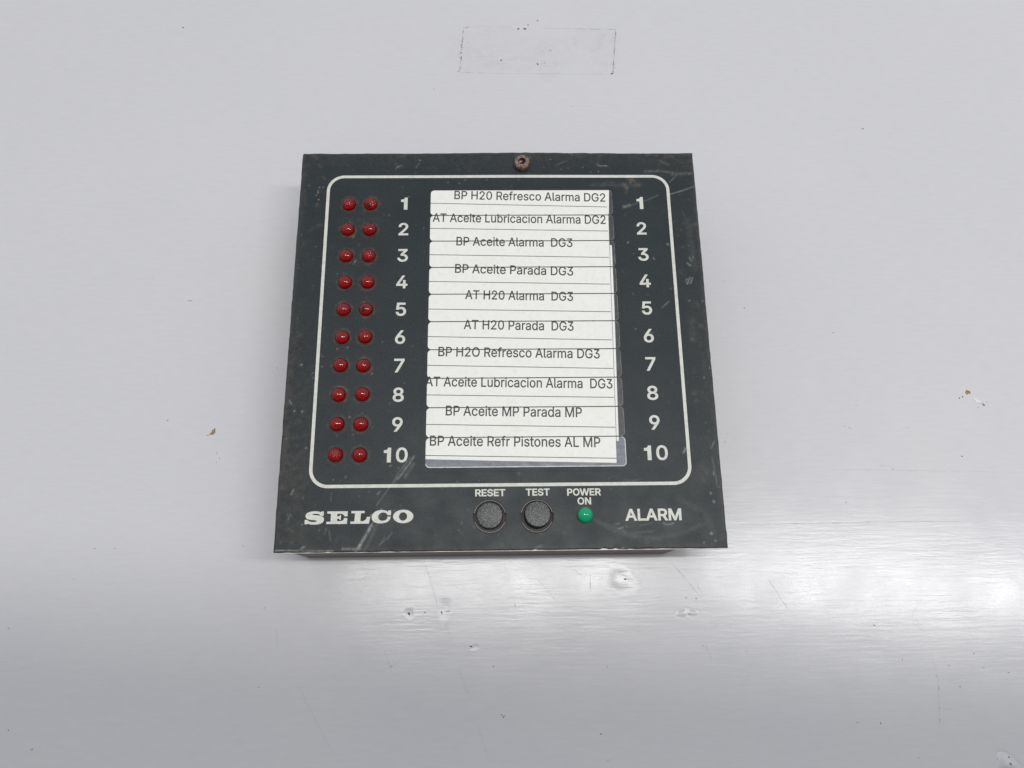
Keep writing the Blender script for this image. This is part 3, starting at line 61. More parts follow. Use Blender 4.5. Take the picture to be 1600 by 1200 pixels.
RESIDUE=[[-7.45, 133.18, 19.8, 11.22], [-0.6, 142.34, 36.3, 16.5], [23.97, 137.46, 16.5, 19.8], [45.9, 137.49, 11.22, 19.8], [42.14, 145.73, 19.8, 9.9], [6.14, 132.55, 29.7, 6.6]]
STROKES=[[[-46.03, -71.91, -43.78, -68.16, -41.52, -63.97], 0.75, 0.85, 0], [[-41.52, -63.97, -40.02, -60.75, -38.46, -58.73], 0.35, 0.6, 0], [[-40.14, -57.48, -36.63, -52.37, -33.47, -47.61], 0.25, 0.4, 0], [[-43.23, -71.55, -41.01, -66.59, -39.91, -63.58], 0.9, 0.22, 0], [[-28.44, -41.54, -29.84, -43.85, -33.44, -48.86], 0.5, 0.5, 0], [[-29.88, -42.16, -32.69, -46.15], 0.8, 0.28, 0], [[-28.58, -44.08, -31.18, -48.26], 0.9, 0.25, 0], [[-33.49, -47.19, -34.63, -50.31], 0.8, 0.22, 0], [[-38.46, -58.73, -39.54, -62.58], 0.3, 0.4, 0], [[-38.66, -69.81, -35.91, -67.64, -34.94, -66.25], 0.22, 0.4, 0], [[-38.09, -68.82, -36.94, -67.23], 0.2, 0.3, 0], [[-54.85, -65.04, -54.26, -68.45], 0.4, 0.25, 0], [[-55.7, -64.43, -56.19, -66.43], 0.25, 0.3, 0], [[-54.69, -53.23, -54.75, -55.91], 0.2, 0.25, 0], [[-68.38, -59.65, -67.65, -61.48], 0.2, 0.3, 0], [[-67.59, -53.52, -66.87, -52.08], 0.5, 0.45, 0], [[-67.73, -60.26, -68.04, -61.68], 0.18, 0.4, 0], [[-39.87, -53.79, -39.08, -52.97], 0.2, 0.5, 0], [[-67.56, -59.86, -66.89, -60.68], 0.2, 0.4, 0], [[45.35, 49.73, 47.47, 50.25], 0.9, 0.45, 0], [[47.47, 50.25, 53.66, 52.32, 58.01, 54.41], 0.25, 0.4, 0], [[62.02, 54.66, 67.06, 56.23, 71.68, 58.07], 0.35, 0.5, 0], [[53.93, 64.24, 59.16, 64.5, 64.31, 63.68], 0.8, 0.3, 0], [[63.8, 63.15, 71.16, 63.4], 1.1, 0.28, 0], [[62.61, 59.68, 64.9, 62.08, 65.73, 63.68], 0.3, 0.4, 0], [[63.8, 63.15, 61.98, 64.22], 0.3, 0.35, 0], [[59.46, 69.08, 62.88, 66.91], 0.5, 0.2, 0], [[67.56, 29.51, 68.13, 28.01], 0.35, 0.6, 0], [[66.7, 27.27, 67.76, 26.27], 0.4, 0.6, 0], [[68.95, 29.75, 68.89, 29.0], 0.3, 0.6, 0], [[66.09, 19.38, 67.16, 21.58], 0.5, 0.6, 0], [[67.22, 19.37, 68.07, 21.58], 0.35, 0.55, 0], [[65.46, 20.12, 65.99, 21.09], 0.3, 0.5, 0], [[56.66, 10.46, 59.05, 12.61], 0.18, 0.45, 0], [[36.57, 66.96, 37.25, 66.42, 38.68, 66.68, 40.09, 66.41], 0.25, 0.6, 0], [[36.13, -64.17, 37.78, -63.98], 0.3, 0.4, 0], [[37.29, -65.6, 38.95, -65.21], 0.3, 0.45, 0], [[39.82, -64.41, 40.18, -65.22], 0.25, 0.4, 0], [[51.79, -63.92, 52.98, -64.55, 55.07, -64.16], 0.35, 0.5, 0], [[44.33, -64.66, 48.49, -63.89], 0.3, 0.25, 0], [[1.91, -42.87, 5.21, -46.71, 8.66, -51.77], 1.3, 0.2, 1], [[3.56, -44.37, 6.02, -47.98], 0.5, 0.2, 0], [[30.03, -62.68, 36.02, -66.39, 42.08, -68.07, 50.21, -68.96], 1.2, 0.15, 0], [[33.06, -63.93, 41.1, -67.25, 48.32, -66.52], 0.7, 0.2, 0], [[44.04, -69.5, 56.46, -67.62, 67.08, -63.68], 1.3, 0.1, 0], [[57.3, -56.39, 65.27, -60.59, 67.85, -66.73], 1.6, 0.09, 0], [[45.84, 58.92, 46.95, 57.6, 46.38, 55.75], 1.0, 0.9, 1], [[48.06, 60.78, 49.92, 60.24], 1.0, 0.8, 1], [[49.31, 57.86, 51.22, 58.38], 1.2, 0.35, 1], [[47.15, 61.31, 49.52, 61.57], 0.6, 0.7, 1], [[-67.58, 71.17, -66.53, 69.28, -65.4, 66.07], 0.6, 0.4, 1], [[-64.78, 63.41, -63.26, 61.28], 0.6, 0.6, 1], [[-65.66, 62.61, -66.28, 61.29], 0.4, 0.4, 1], [[-68.95, 70.63, -63.28, 69.82], 1.5, 0.25, 1], [[-38.35, 67.89, -35.48, 66.01], 1.5, 0.3, 1], [[-39.37, 70.32, -32.81, 71.12], 1.5, 0.3, 1], [[-37.36, 66.02, -35.52, 67.09], 0.3, 0.5, 0], [[-30.33, 66.01, -29.2, 67.88], 0.3, 0.4, 0], [[6.13, 69.71, 12.05, 70.24], 2.0, 0.5, 1], [[23.94, 71.57, 29.86, 71.02], 1.2, 0.4, 1], [[52.44, 70.99, 59.61, 71.25], 0.8, 0.45, 1], [[61.94, 70.43, 71.04, 70.96], 1.2, 0.45, 1], [[66.56, 68.53, 70.64, 65.82], 2.0, 0.3, 1], [[-70.31, 34.32, -69.96, 32.57], 0.5, 0.5, 1], [[-70.58, 56.04, -69.79, 50.84], 1.2, 0.25, 1], [[-71.22, 48.27, -70.37, 45.7], 1.2, 0.2, 1], [[-71.43, -7.49, -71.02, -25.41, -71.14, -38.39], 4.0, 0.3, 1], [[-70.18, -0.59, -70.41, -9.77], 2.5, 0.28, 1], [[-69.38, 13.54, -69.9, 1.73], 2.5, 0.15, 1], [[-70.31, -38.4, -70.43, -51.01], 4.5, 0.3, 1], [[-70.34, -55.14, -70.26, -67.28], 2.5, 0.2, 1], [[-68.15, -21.02, -69.24, -29.79], 2.5, 0.2, 1], [[-70.39, -22.33, -69.45, -23.66], 0.25, 0.6, 0], [[-71.44, -25.41, -70.47, -27.17], 0.5, 0.4, 1], [[-69.77, -43.07, -67.09, -45.83], 2.0, 0.35, 1], [[-71.37, -71.24, -61.32, -71.55, -53.28, -71.63], 0.35, 0.6, 0], [[-50.3, -71.07, -44.86, -71.13], 0.6, 0.5, 0], [[-63.37, -70.93, -62.4, -70.35], 0.7, 0.5, 0], [[69.64, -8.43, 69.85, -26.52], 2.5, 0.14, 1], [[68.98, 10.4, 68.98, -8.43], 1.5, 0.12, 1], [[66.07, -46.0, 66.86, -49.17], 3.0, 0.28, 1], [[69.26, -30.92, 69.15, -39.62], 0.4, 0.35, 1], [[69.51, -42.84, 70.36, -52.36], 0.4, 0.35, 0], [[66.36, 5.63, 66.68, -1.44], 2.0, 0.1, 0], [[71.27, 5.61, 71.47, 2.76], 0.35, 0.6, 1], [[71.04, -4.97, 71.26, -7.52], 0.4, 0.5, 1], [[69.58, -39.62, 70.62, -37.47], 0.2, 0.45, 0], [[35.35, -71.6, 36.41, -70.82, 37.39, -71.63], 0.8, 0.9, 2], [[31.67, -71.76, 33.72, -71.59], 0.5, 0.8, 2], [[34.72, -72.0, 38.8, -71.84], 0.35, 0.9, 0], [[41.04, -71.86, 47.99, -71.74], 0.3, 0.7, 2], [[10.95, -71.34, 12.59, -70.76], 0.7, 0.35, 0], [[69.51, -47.72, 69.64, -48.57], 0.4, 0.5, 0], [[-50.03, 35.49, -49.53, 34.49], 0.3, 0.5, 1], [[-50.59, 8.67, -48.77, 7.24], 1.5, 0.18, 1], [[-53.35, 48.21, -44.84, 47.67], 2.0, 0.13, 1], [[-54.25, 29.28, -46.3, 27.52], 2.0, 0.25, 1], [[-57.28, 44.38, -43.58, 44.85], 1.5, 0.13, 1], [[-52.43, -7.61, -47.9, -12.2], 1.5, 0.15, 1], [[25.03, 68.59, 21.43, 66.98], 0.2, 0.3, 0], [[42.36, 59.73, 40.02, 60.0, 37.63, 59.21], 0.3, 0.25, 0], [[-17.31, -45.24, -4.81, -47.04], 1.5, 0.1, 1], [[45.08, -52.11, 45.08, -52.11], 0.1, 0.0, 0], [[54.16, -41.63, 60.75, -41.26], 0.8, 0.12, 1], [[34.08, 58.42, 51.72, 58.91], 1.5, 0.13, 0], [[39.98, -49.97, 42.04, -50.41, 45.22, -49.81], 0.25, 0.3, 0], [[60.13, -41.04, 60.85, -39.97], 0.5, 0.8, 0], [[-24.32, -59.69, -25.37, -58.04], 0.5, 0.2, 1], [[-26.45, -55.57, -24.36, -57.64], 1.0, 0.1, 1], [[-0.73, -58.9, 1.26, -66.03], 2.0, 0.05, 1], [[68.23, 43.97, 69.03, 25.03], 2.0, 0.1, 0], [[66.43, 47.85, 68.13, 42.68], 0.3, 0.15, 0], [[54.94, 28.81, 54.74, 29.31], 0.3, 0.6, 0], [[46.2, 35.63, 45.71, 35.12], 0.35, 0.6, 0], [[60.16, 34.82, 60.37, 34.56], 0.5, 0.7, 0], [[66.97, -67.33, 67.16, -67.53], 0.6, 0.7, 0], [[67.88, -54.42, 68.07, -54.63], 0.5, 0.6, 0], [[68.69, -57.12, 68.86, -57.54], 0.5, 0.6, 0]]
DOTS=[[-65.49, 55.77], [-65.15, 57.86], [-63.78, 58.12], [-66.12, 54.73], [-65.09, 52.9], [-14.33, 59.33], [-12.24, 60.91], [-56.88, 23.63], [-60.25, -6.88], [-43.34, -13.14], [-41.66, -60.53], [-50.14, -28.2], [-51.96, 38.02], [-51.04, 28.03], [-60.25, -10.53], [-67.18, -9.8], [-63.13, -12.77], [-68.45, -25.87], [-55.42, -4.15], [-51.97, -3.71], [-65.9, -26.11], [-63.46, -63.34], [-50.43, -48.08], [-36.06, -44.64], [-63.84, -38.46], [47.77, 31.09], [33.73, 17.83], [69.47, -48.14], [71.32, -11.89], [69.07, -15.29], [-51.24, 27.54], [-50.84, 28.52], [-65.54, 56.56], [68.2, -69.76], [64.46, -70.32], [48.24, 59.71], [-18.53, 59.86], [16.68, 65.92], [19.13, 69.14], [-29.23, 69.22], [52.69, 0.99], [60.67, -39.54], [36.68, 64.27], [30.85, 65.89], [70.97, 12.79], [66.25, 12.82]]
FLECKS=[[-134.55, 151.0, 0.68, 0.5, -30, 1], [-180.91, 129.47, 0.4, 0.32, 0, 3], [-162.45, 114.99, 0.39, 0.31, 0, 3], [-118.11, 24.71, 1.58, 0.21, -5, 1], [-133.5, 33.82, 0.37, 0.27, 0, 3], [-83.04, -2.47, 0.36, 0.25, 0, 1], [-121.21, -22.29, 0.58, 0.36, -20, 2], [-113.26, -29.5, 0.34, 0.24, 0, 3], [-104.33, -26.73, 2.19, 1.56, 55, 0], [-106.06, -27.9, 0.81, 0.3, 10, 2], [-102.42, -34.54, 0.92, 0.11, -80, 2], [-101.1, -36.42, 1.03, 0.11, -75, 2], [-102.11, -37.81, 0.46, 0.18, -10, 2], [151.91, 100.63, 0.94, 0.37, -30, 1], [127.57, 10.21, 0.49, 0.26, 0, 1], [-26.77, 120.04, 0.54, 0.47, 0, 3], [30.75, 111.56, 0.4, 0.31, 0, 3], [94.37, 20.66, 0.62, 0.27, 15, 1], [127.0, -26.48, 0.36, 0.24, 0, 2], [128.59, -26.98, 0.36, 0.37, 0, 2], [129.24, -27.47, 0.36, 0.24, 0, 2], [132.38, -18.71, 0.72, 0.25, 0, 3], [142.38, -42.61, 0.59, 0.19, 0, 2], [138.57, -41.4, 1.64, 0.12, -5, 3], [123.63, -54.48, 0.58, 0.35, 0, 3], [168.59, -38.12, 0.59, 0.36, -20, 1], [171.62, -16.04, 0.48, 0.5, -50, 1], [178.18, -19.8, 0.36, 0.25, 0, 2], [180.34, -18.59, 1.09, 0.44, -45, 2], [162.63, -43.73, 0.59, 0.3, 0, 4], [164.01, -46.55, 0.7, 0.3, 0, 4], [-141.09, -67.82, 0.33, 0.28, -20, 1], [-134.04, -67.89, 0.28, 0.22, 0, 1], [-166.18, -93.96, 0.32, 0.26, -30, 1], [-160.73, -125.56, 0.41, 0.24, -30, 1], [-152.16, -131.39, 0.61, 0.29, 40, 2], [-89.93, -67.5, 0.33, 0.22, -10, 1], [-80.97, -88.37, 0.33, 0.21, -90, 1], [-37.06, -107.62, 0.43, 0.2, 50, 1], [-80.86, -113.63, 0.32, 0.2, 0, 1], [-3.01, -108.07, 0.43, 0.25, 0, 1], [4.55, -88.56, 0.55, 0.32, -90, 3], [63.54, -86.72, 0.44, 0.32, 0, 2], [67.07, -86.97, 0.55, 0.32, 0, 2], [68.0, -102.46, 0.44, 0.31, 0, 2], [127.59, -96.57, 0.77, 0.32, -30, 1], [135.59, -107.64, 0.55, 0.21, -80, 2], [160.46, -106.12, 0.44, 0.31, -30, 1], [32.17, -129.48, 0.53, 0.29, -80, 1], [34.11, -137.36, 0.52, 0.19, 60, 2], [0.28, -123.79, 0.95, 0.24, 40, 1], [-0.35, -123.19, 0.42, 0.29, -10, 1], [117.5, -127.2, 0.85, 0.16, -5, 2], [125.16, -127.51, 0.85, 0.18, -80, 1], [136.05, -138.11, 0.42, 0.19, -60, 2], [153.72, -116.6, 0.43, 0.31, 0, 2], [171.11, -112.39, 0.66, 0.21, -25, 2], [162.9, -110.65, 0.55, 0.31, -10, 3], [151.21, -109.89, 0.44, 0.31, 0, 2], [146.28, -113.07, 0.65, 0.12, -70, 2], [146.49, -116.9, 0.76, 0.16, -86, 2], [145.64, -123.07, 0.54, 0.12, -88, 2], [145.21, -126.81, 0.32, 0.2, 0, 2], [35.26, -108.77, 0.32, 0.3, 0, 2], [82.88, -104.3, 0.76, 0.14, 0, 2], [148.16, -123.5, 3.23, 0.08, 0, 3], [43.51, -100.3, 0.33, 0.21, 0, 3], [-36.27, -131.95, 0.42, 0.19, 0, 3], [-124.92, -96.12, 0.32, 0.21, 0, 3], [-146.81, -78.09, 0.33, 0.22, 0, 2], [150.26, -27.16, 0.6, 0.25, 0, 3], [87.44, 31.69, 0.5, 0.27, 0, 3], [98.48, -26.49, 0.3, 0.24, 0, 3], [82.11, -31.88, 0.35, 0.84, -12, 3], [83.32, -29.02, 0.24, 0.48, -10, 3], [-122.34, 71.56, 0.25, 0.29, 0, 3], [24.36, -118.23, 0.27, 0.2, 0, 3], [-80.09, 86.08, 0.26, 0.3, 0, 3], [9.12, 150.66, 0.83, 0.75, -20, 1], [11.88, 150.66, 1.11, 0.84, -20, 1], [13.3, 152.68, 0.55, 0.5, -60, 1], [17.51, 155.04, 0.69, 0.67, 0, 2], [1.53, 134.49, 0.48, 0.97, -10, 1], [17.02, 132.56, 1.09, 0.49, -55, 1], [20.03, 133.22, 0.55, 0.32, -80, 2], [22.65, 139.42, 0.48, 0.49, 0, 2], [48.43, 127.75, 0.95, 0.56, 25, 1], [-13.24, 151.28, 1.38, 0.27, 15, 2], [-12.38, 143.64, 0.55, 0.49, 0, 3], [127.66, 129.44, 0.41, 0.33, 0, 3], [-26.29, -90.5, 0.44, 0.42, -60, 1], [-15.64, 138.23, 0.45, 0.41, -80.66637800400943, 1], [-14.73, 145.92, 0.29, 0.34, -2.688858979071026, 1], [-15.41, 136.05, 0.47, 0.26, -50.29686791917938, 1], [-15.47, 141.26, 0.37, 0.38, -39.64083459036655, 1], [-15.57, 138.37, 0.35, 0.32, -84.27452848743874, 2], [-15.43, 135.54, 0.58, 0.4, -34.019463719600026, 1], [-15.98, 135.96, 0.35, 0.33, -42.204622382925216, 1], [-14.9, 144.02, 0.43, 0.41, -52.762761402103926, 1], [-15.31, 144.33, 0.34, 0.35, -7.850643190272421, 1], [-15.21, 142.44, 0.52, 0.39, -62.19836296701879, 2], [-15.41, 142.18, 0.47, 0.32, -40.06305443371788, 1], [-14.74, 145.12, 0.61, 0.3, -62.23297598525972, 2], [-15.24, 134.4, 0.29, 0.27, -17.90784236673705, 1], [-14.89, 148.34, 0.32, 0.36, -16.903334243149043, 2], [-15.29, 135.33, 0.36, 0.41, -75.52737520199736, 2], [-15.27, 139.8, 0.56, 0.38, -59.42933157596513, 2], [-15.41, 136.39, 0.34, 0.29, -65.31026615395388, 2], [-16.46, 128.95, 0.56, 0.34, -8.081178257075832, 1], [-16.02, 129.91, 0.42, 0.29, -15.949204272164122, 1], [-15.67, 130.69, 0.49, 0.28, -37.27142277445866, 1], [-14.77, 145.87, 0.44, 0.31, -58.700081255956626, 2], [-15.03, 140.8, 0.3, 0.27, -7.458391691780168, 2], [-15.5, 138.46, 0.36, 0.37, -80.60132953277852, 1], [-14.65, 149.14, 0.57, 0.31, -66.69741657596063, 1], [-15.57, 135.04, 0.39, 0.38, -12.55204117642143, 1], [-15.11, 141.16, 0.57, 0.29, -79.2112311224384, 2], [48.86, 128.68, 0.27, 0.36, -86.87053337345239, 2], [50.03, 139.18, 0.29, 0.37, -78.49615575594834, 1], [50.75, 144.99, 0.29, 0.28, -38.7733519816614, 2], [51.02, 147.64, 0.44, 0.32, -69.74710335368313, 1], [48.94, 128.81, 0.46, 0.34, -75.65049769376132, 1], [51.26, 148.52, 0.41, 0.28, -46.51059292589208, 1], [49.25, 128.54, 0.22, 0.3, -5.605153236519832, 2], [50.2, 139.98, 0.23, 0.24, -48.4913392202853, 1], [50.76, 145.7, 0.37, 0.34, -33.55303496784016, 2], [50.36, 146.28, 0.28, 0.37, -13.778037065386455, 1], [50.64, 144.4, 0.22, 0.31, -14.626861637986735, 2], [49.44, 132.44, 0.36, 0.34, -35.18622141604908, 1], [50.42, 140.12, 0.24, 0.27, -73.33041748745518, 2], [50.0, 140.75, 0.46, 0.28, -13.076096296820749, 2], [49.86, 137.35, 0.32, 0.23, -22.188192197480056, 2], [51.07, 148.39, 0.29, 0.4, -87.4100007204278, 2], [49.47, 133.72, 0.44, 0.26, -74.55887300196994, 1], [49.64, 130.91, 0.39, 0.3, -60.44132228708493, 2], [49.47, 132.77, 0.44, 0.38, -19.83026983934814, 2], [49.04, 130.12, 0.3, 0.24, -64.33980049008295, 2], [49.58, 133.73, 0.32, 0.28, -81.06397806486159, 2], [48.87, 132.58, 0.45, 0.27, -82.78385525751801, 2], [49.91, 138.67, 0.42, 0.26, -48.045243690531855, 1], [51.05, 148.14, 0.38, 0.32, -60.73289412653454, 2], [178.2, -17.08, 2.9, 1.21, -20, 4], [172.92, -15.55, 0.6, 0.48, -60, 1], [180.29, -18.83, 0.97, 0.36, -40, 2], [181.73, -17.61, 0.36, 0.24, 0, 2], [175.17, -13.83, 1.82, 1.58, -60, 0], [-134.9, 151.67, 0.82, 0.41, -30, 4], [42.85, -80.27, 0.67, 0.45, 20, 1], [-31.73, -90.85, 0.98, 0.65, -40, 1], [-20.62, -90.56, 0.76, 0.44, -80, 1], [-18.44, -90.17, 1.75, 0.17, 5, 1], [-10.54, -101.67, 0.97, 0.32, -15, 1], [64.22, -92.22, 1.1, 0.22, 15, 2], [165.95, -138.36, 0.32, 0.42, 0, 1], [162.87, -138.89, 1.48, 0.53, -30, 4], [167.11, -138.95, 0.95, 0.42, 50, 4], [165.57, -140.26, 0.85, 0.85, 0, 2]]
LINES=[[[-13.8, 151.61, 6.37, 151.65], 0.25, 0.2], [[19.36, 151.01, 35.42, 150.71, 51.22, 150.41], 0.35, 0.3], [[-16.11, 128.34, 3.37, 127.71], 0.3, 0.28], [[3.37, 127.71, 48.96, 127.43], 0.25, 0.18], [[51.22, 150.41, 48.98, 127.75], 0.35, 0.35], [[-14.62, 151.61, -16.11, 128.34], 0.3, 0.25], [[80.95, -61.99, 106.11, -61.8, 145.2, -61.52, 163.62, -61.71], 0.35, 0.3], [[120.14, -42.4, 143.48, -43.09, 190.33, -44.22], 0.4, 0.12], [[30.71, -77.97, 30.68, -84.2], 0.35, 0.4], [[58.46, -73.93, 63.21, -79.42, 69.04, -87.21], 0.35, 0.35], [[23.65, -75.94, 29.08, -79.68], 0.3, 0.3], [[92.62, -80.84, 98.23, -90.52], 0.4, 0.35], [[0.72, -74.82, 3.12, -79.17], 0.3, 0.25], [[-68.06, -112.61, -62.14, -122.91, -53.02, -137.38], 0.35, 0.12], [[-26.61, -74.51, -24.74, -79.49, -22.65, -85.91, -21.95, -89.08], 0.7, 0.16], [[-19.71, -93.29, -17.92, -97.87], 0.7, 0.1], [[-39.81, -102.31, -37.0, -109.43], 0.35, 0.25], [[-15.02, -107.71, -10.7, -118.73], 0.3, 0.12], [[-76.37, -94.67, -75.33, -102.87], 0.3, 0.2], [[145.43, -107.77, 146.97, -112.88, 144.49, -129.73], 0.25, 0.25], [[68.5, -101.64, 70.67, -106.8], 0.3, 0.25], [[144.81, -88.96, 141.22, -93.16, 144.8, -98.45], 0.35, 0.2], [[139.94, -94.2, 144.69, -99.08], 0.3, 0.2], [[-8.57, -125.61, -4.41, -137.16], 0.25, 0.18], [[12.42, -79.92, 18.86, -87.46], 0.3, 0.22], [[66.92, -80.54, 69.73, -87.0], 0.3, 0.2], [[-33.71, -105.44, -35.8, -107.03, -37.06, -107.82], 0.25, 0.2]]
DENTS=[[41.06, -80.46, 5.2, 4.6, -0.1], [-31.73, -90.64, 2.2, 1.8, -0.06], [-19.54, -89.11, 3.2, 3.8, -0.07], [-9.24, -101.89, 1.8, 1.2, -0.05], [61.83, -91.77, 1.8, 1.6, 0.14], [65.37, -91.61, 1.8, 1.4, 0.12], [165.11, -140.45, 3.4, 3.2, 1.1], [177.81, -16.59, 5, 4, -0.08]]


# ------------------------------------------------------------------ materials
def mat(name, color=(.8, .8, .8), rough=.5, **kw):
    m = bpy.data.materials.new(name); m.use_nodes = True
    p = m.node_tree.nodes['Principled BSDF']
    p.inputs['Base Color'].default_value = (*color, 1); p.inputs['Roughness'].default_value = rough
    for k, v in kw.items():
        p.inputs[k.replace('_', ' ')].default_value = v
    return m
def N(m, typ, **kw):
    n = m.node_tree.nodes.new(typ)
    for k, v in kw.items():
        setattr(n, k, v)
    return n
def L(m, a, b): m.node_tree.links.new(a, b)
def P(m): return m.node_tree.nodes['Principled BSDF']
def noise(m, scale, detail=4, rough=.55, vec=None, stretch=None):
    n = N(m, 'ShaderNodeTexNoise'); n.inputs['Scale'].default_value = scale
    n.inputs['Detail'].default_value = detail; n.inputs['Roughness'].default_value = rough
    tc = N(m, 'ShaderNodeTexCoord'); src = tc.outputs['Object']
    if stretch:
        mp = N(m, 'ShaderNodeMapping'); mp.inputs['Scale'].default_value = stretch
        mp.inputs['Rotation'].default_value = (0, 0, math.radians(-.5))
        L(m, src, mp.inputs['Vector']); src = mp.outputs['Vector']
    L(m, src, n.inputs['Vector']); return n.outputs['Fac']
def ramp(m, fac, stops):
    r = N(m, 'ShaderNodeValToRGB'); e = r.color_ramp.elements
    while len(e) < len(stops): e.new(.5)
    for q, (p, c) in zip(e, stops):
        q.position = p; q.color = (c, c, c, 1) if not isinstance(c, tuple) else (*c, 1)
    L(m, fac, r.inputs['Fac']); return r.outputs['Color']
def mix(m, fac, a, b, blend='MIX'):
    n = N(m, 'ShaderNodeMix', data_type='RGBA', blend_type=blend)
    for s, v in ((n.inputs[0], fac), (n.inputs[6], a), (n.inputs[7], b)):
        if isinstance(v, (int, float)): s.default_value = v if s.type == 'VALUE' else (v, v, v, 1)
        elif isinstance(v, tuple): s.default_value = (*v, 1)
        else: L(m, v, s)
    return n.outputs[2]
def bump(m, h, dist, strength=1, prev=None):
    b = N(m, 'ShaderNodeBump'); b.inputs['Distance'].default_value = dist; b.inputs['Strength'].default_value = strength
    L(m, h, b.inputs['Height'])
    if prev: L(m, prev, b.inputs['Normal'])
    return b.outputs['Normal']
def math_(m, op, a, b):
    n = N(m, 'ShaderNodeMath', operation=op)
    for s, v in zip(n.inputs, (a, b)):
        if isinstance(v, (int, float)): s.default_value = v
        else: L(m, v, s)
    return n.outputs[0]

# table: white laminate with a faint horizontal grain
MT = mat('white_laminate', (.60, .607, .628), .17, IOR=1.5); MT.node_tree.nodes['Principled BSDF'].inputs['Specular IOR Level'].default_value = .36
c = mix(MT, ramp(MT, noise(MT, 9, 4), [(.3, 0.), (.7, 1.)]), (.592, .592, .614), (.614, .612, .626))
fine = noise(MT, 1, 3, .6, stretch=(160, 900, 1))
c = mix(MT, ramp(MT, fine, [(.35, 0.), (.65, 1.)]), c, mix(MT, 1.0, c, (.965, .965, .965), 'MULTIPLY'))
dirt = ramp(MT, noise(MT, 38, 6, .7), [(.64, 0.), (.80, 1.)])
c = mix(MT, math_(MT, 'MULTIPLY', dirt, .22), c, (.50, .49, .46))
L(MT, c, P(MT).inputs['Base Color'])
g1 = noise(MT, 1, 3, .6, stretch=(55, 620, 1))
g2 = noise(MT, 1, 2, .5, stretch=(300, 1500, 1))
g3 = noise(MT, 30, 2, .5)
nn = bump(MT, g1, .000032, 1.0)
nn = bump(MT, g2, .000010, 1.0, nn)
nn = bump(MT, g3, .00025, 1.0, nn)
L(MT, nn, P(MT).inputs['Normal'])
L(MT, ramp(MT, noise(MT, 60, 3), [(.3, .15), (.7, .22)]), P(MT).inputs['Roughness'])

# panel face: anodised charcoal, wear painted per vertex (R light scratches, G brown grime, B dark chips)
def face_material(name, worn):
    m = mat(name, (.018, .023, .026), .45); P(m).inputs['Specular IOR Level'].default_value = .29
    c = mix(m, ramp(m, noise(m, 45, 5, .6), [(.3, 0.), (.72, 1.)]), (.0095, .0150, .0175), (.016, .0215, .0235))
    c = mix(m, ramp(m, noise(m, 1500, 2, .6), [(.35, 0.), (.7, 1.)]), c, mix(m, 1.0, c, (1.7, 1.65, 1.6), 'MULTIPLY'))
    swirl = ramp(m, noise(m, 1, 5, .7, stretch=(90, 300, 1)), [(.58, 0.), (.8, 1.)])
    c = mix(m, math_(m, 'MULTIPLY', swirl, .16), c, (.09, .095, .09))
    rb = ramp(m, noise(m, 120, 4), [(.3, .38), (.7, .50)])
    if worn:
        at = N(m, 'ShaderNodeVertexColor', layer_name='wear'); sp = N(m, 'ShaderNodeSeparateColor'); L(m, at.outputs['Color'], sp.inputs['Color'])
        brk = ramp(m, noise(m, 900, 4, .7), [(.34, .25), (.62, 1.)])
        brk2 = ramp(m, noise(m, 420, 5, .75), [(.42, 0.), (.66, 1.)])
        c = mix(m, math_(m, 'MULTIPLY', sp.outputs[1], brk2), c, (.175, .130, .088))
        c = mix(m, math_(m, 'MULTIPLY', sp.outputs[0], brk), c, (.42, .43, .40))
        c = mix(m, sp.outputs[2], c, (.006, .006, .006))
    L(m, c, P(m).inputs['Base Color']); L(m, rb, P(m).inputs['Roughness'])
    L(m, bump(m, noise(m, 2600, 2), .00002, .8, bump(m, noise(m, 25, 3), .0006, .4)), P(m).inputs['Normal'])
    return m
MF = face_material('charcoal_face', True)
MF2 = face_material('charcoal_overlay', False)
MED = mat('black_edge', (.010, .010, .011), .35)
MHO = mat('dark_housing', (.080, .046, .030), .5)
MBK = mat('grey_metal', (.62, .60, .58), .45, Metallic=.3)
MPR = mat('pale_print', (.60, .605, .545), .55)
cc = mix(MPR, ramp(MPR, noise(MPR, 700, 4, .7), [(.30, 0.), (.55, 1.)]), (.50, .505, .455), (.63, .635, .575)); L(MPR, cc, P(MPR).inputs['Base Color'])
MPA = mat('white_paper', (.84, .845, .80), .6)
cc = mix(MPA, ramp(MPA, noise(MPA, 500, 5, .7), [(.25, 0.), (.5, 1.)]), (.74, .745, .695), (.82, .825, .775)); 
cc = mix(MPA, math_(MPA, 'MULTIPLY', ramp(MPA, noise(MPA, 55, 4, .6), [(.60, 0.), (.78, 1.)]), .25), cc, (.66, .62, .52))
L(MPA, cc, P(MPA).inputs['Base Color'])
MIN = mat('toner_ink', (.050, .050, .055), .6)
cc = mix(MIN, ramp(MIN, noise(MIN, 1800, 3, .7), [(.38, 0.), (.68, 1.)]), (.018, .018, .022), (.09, .09, .09)); L(MIN, cc, P(MIN).inputs['Base Color'])
MLN = mat('ruled_ink', (.11, .12, .12), .6)
MSEP = mat('black_divider', (.010, .010, .010), .45)
def film(name, tint, lo, hi, rough=.25):
    m = bpy.data.materials.new(name); m.use_nodes = True; nt = m.node_tree; p = P(m)
    p.inputs['Base Color'].default_value = (*tint, 1); p.inputs['Roughness'].default_value = rough
    L(m, ramp(m, noise(m, 350, 5, .75), [(.35, lo), (.7, hi)]), p.inputs['Alpha'])
    return m
MPN = film('clear_film', (.50, .50, .47), .015, .05)
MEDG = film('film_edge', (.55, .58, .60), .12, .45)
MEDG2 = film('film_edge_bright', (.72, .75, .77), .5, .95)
MSLOT = mat('smoky_backing', (.042, .040, .046), .4)
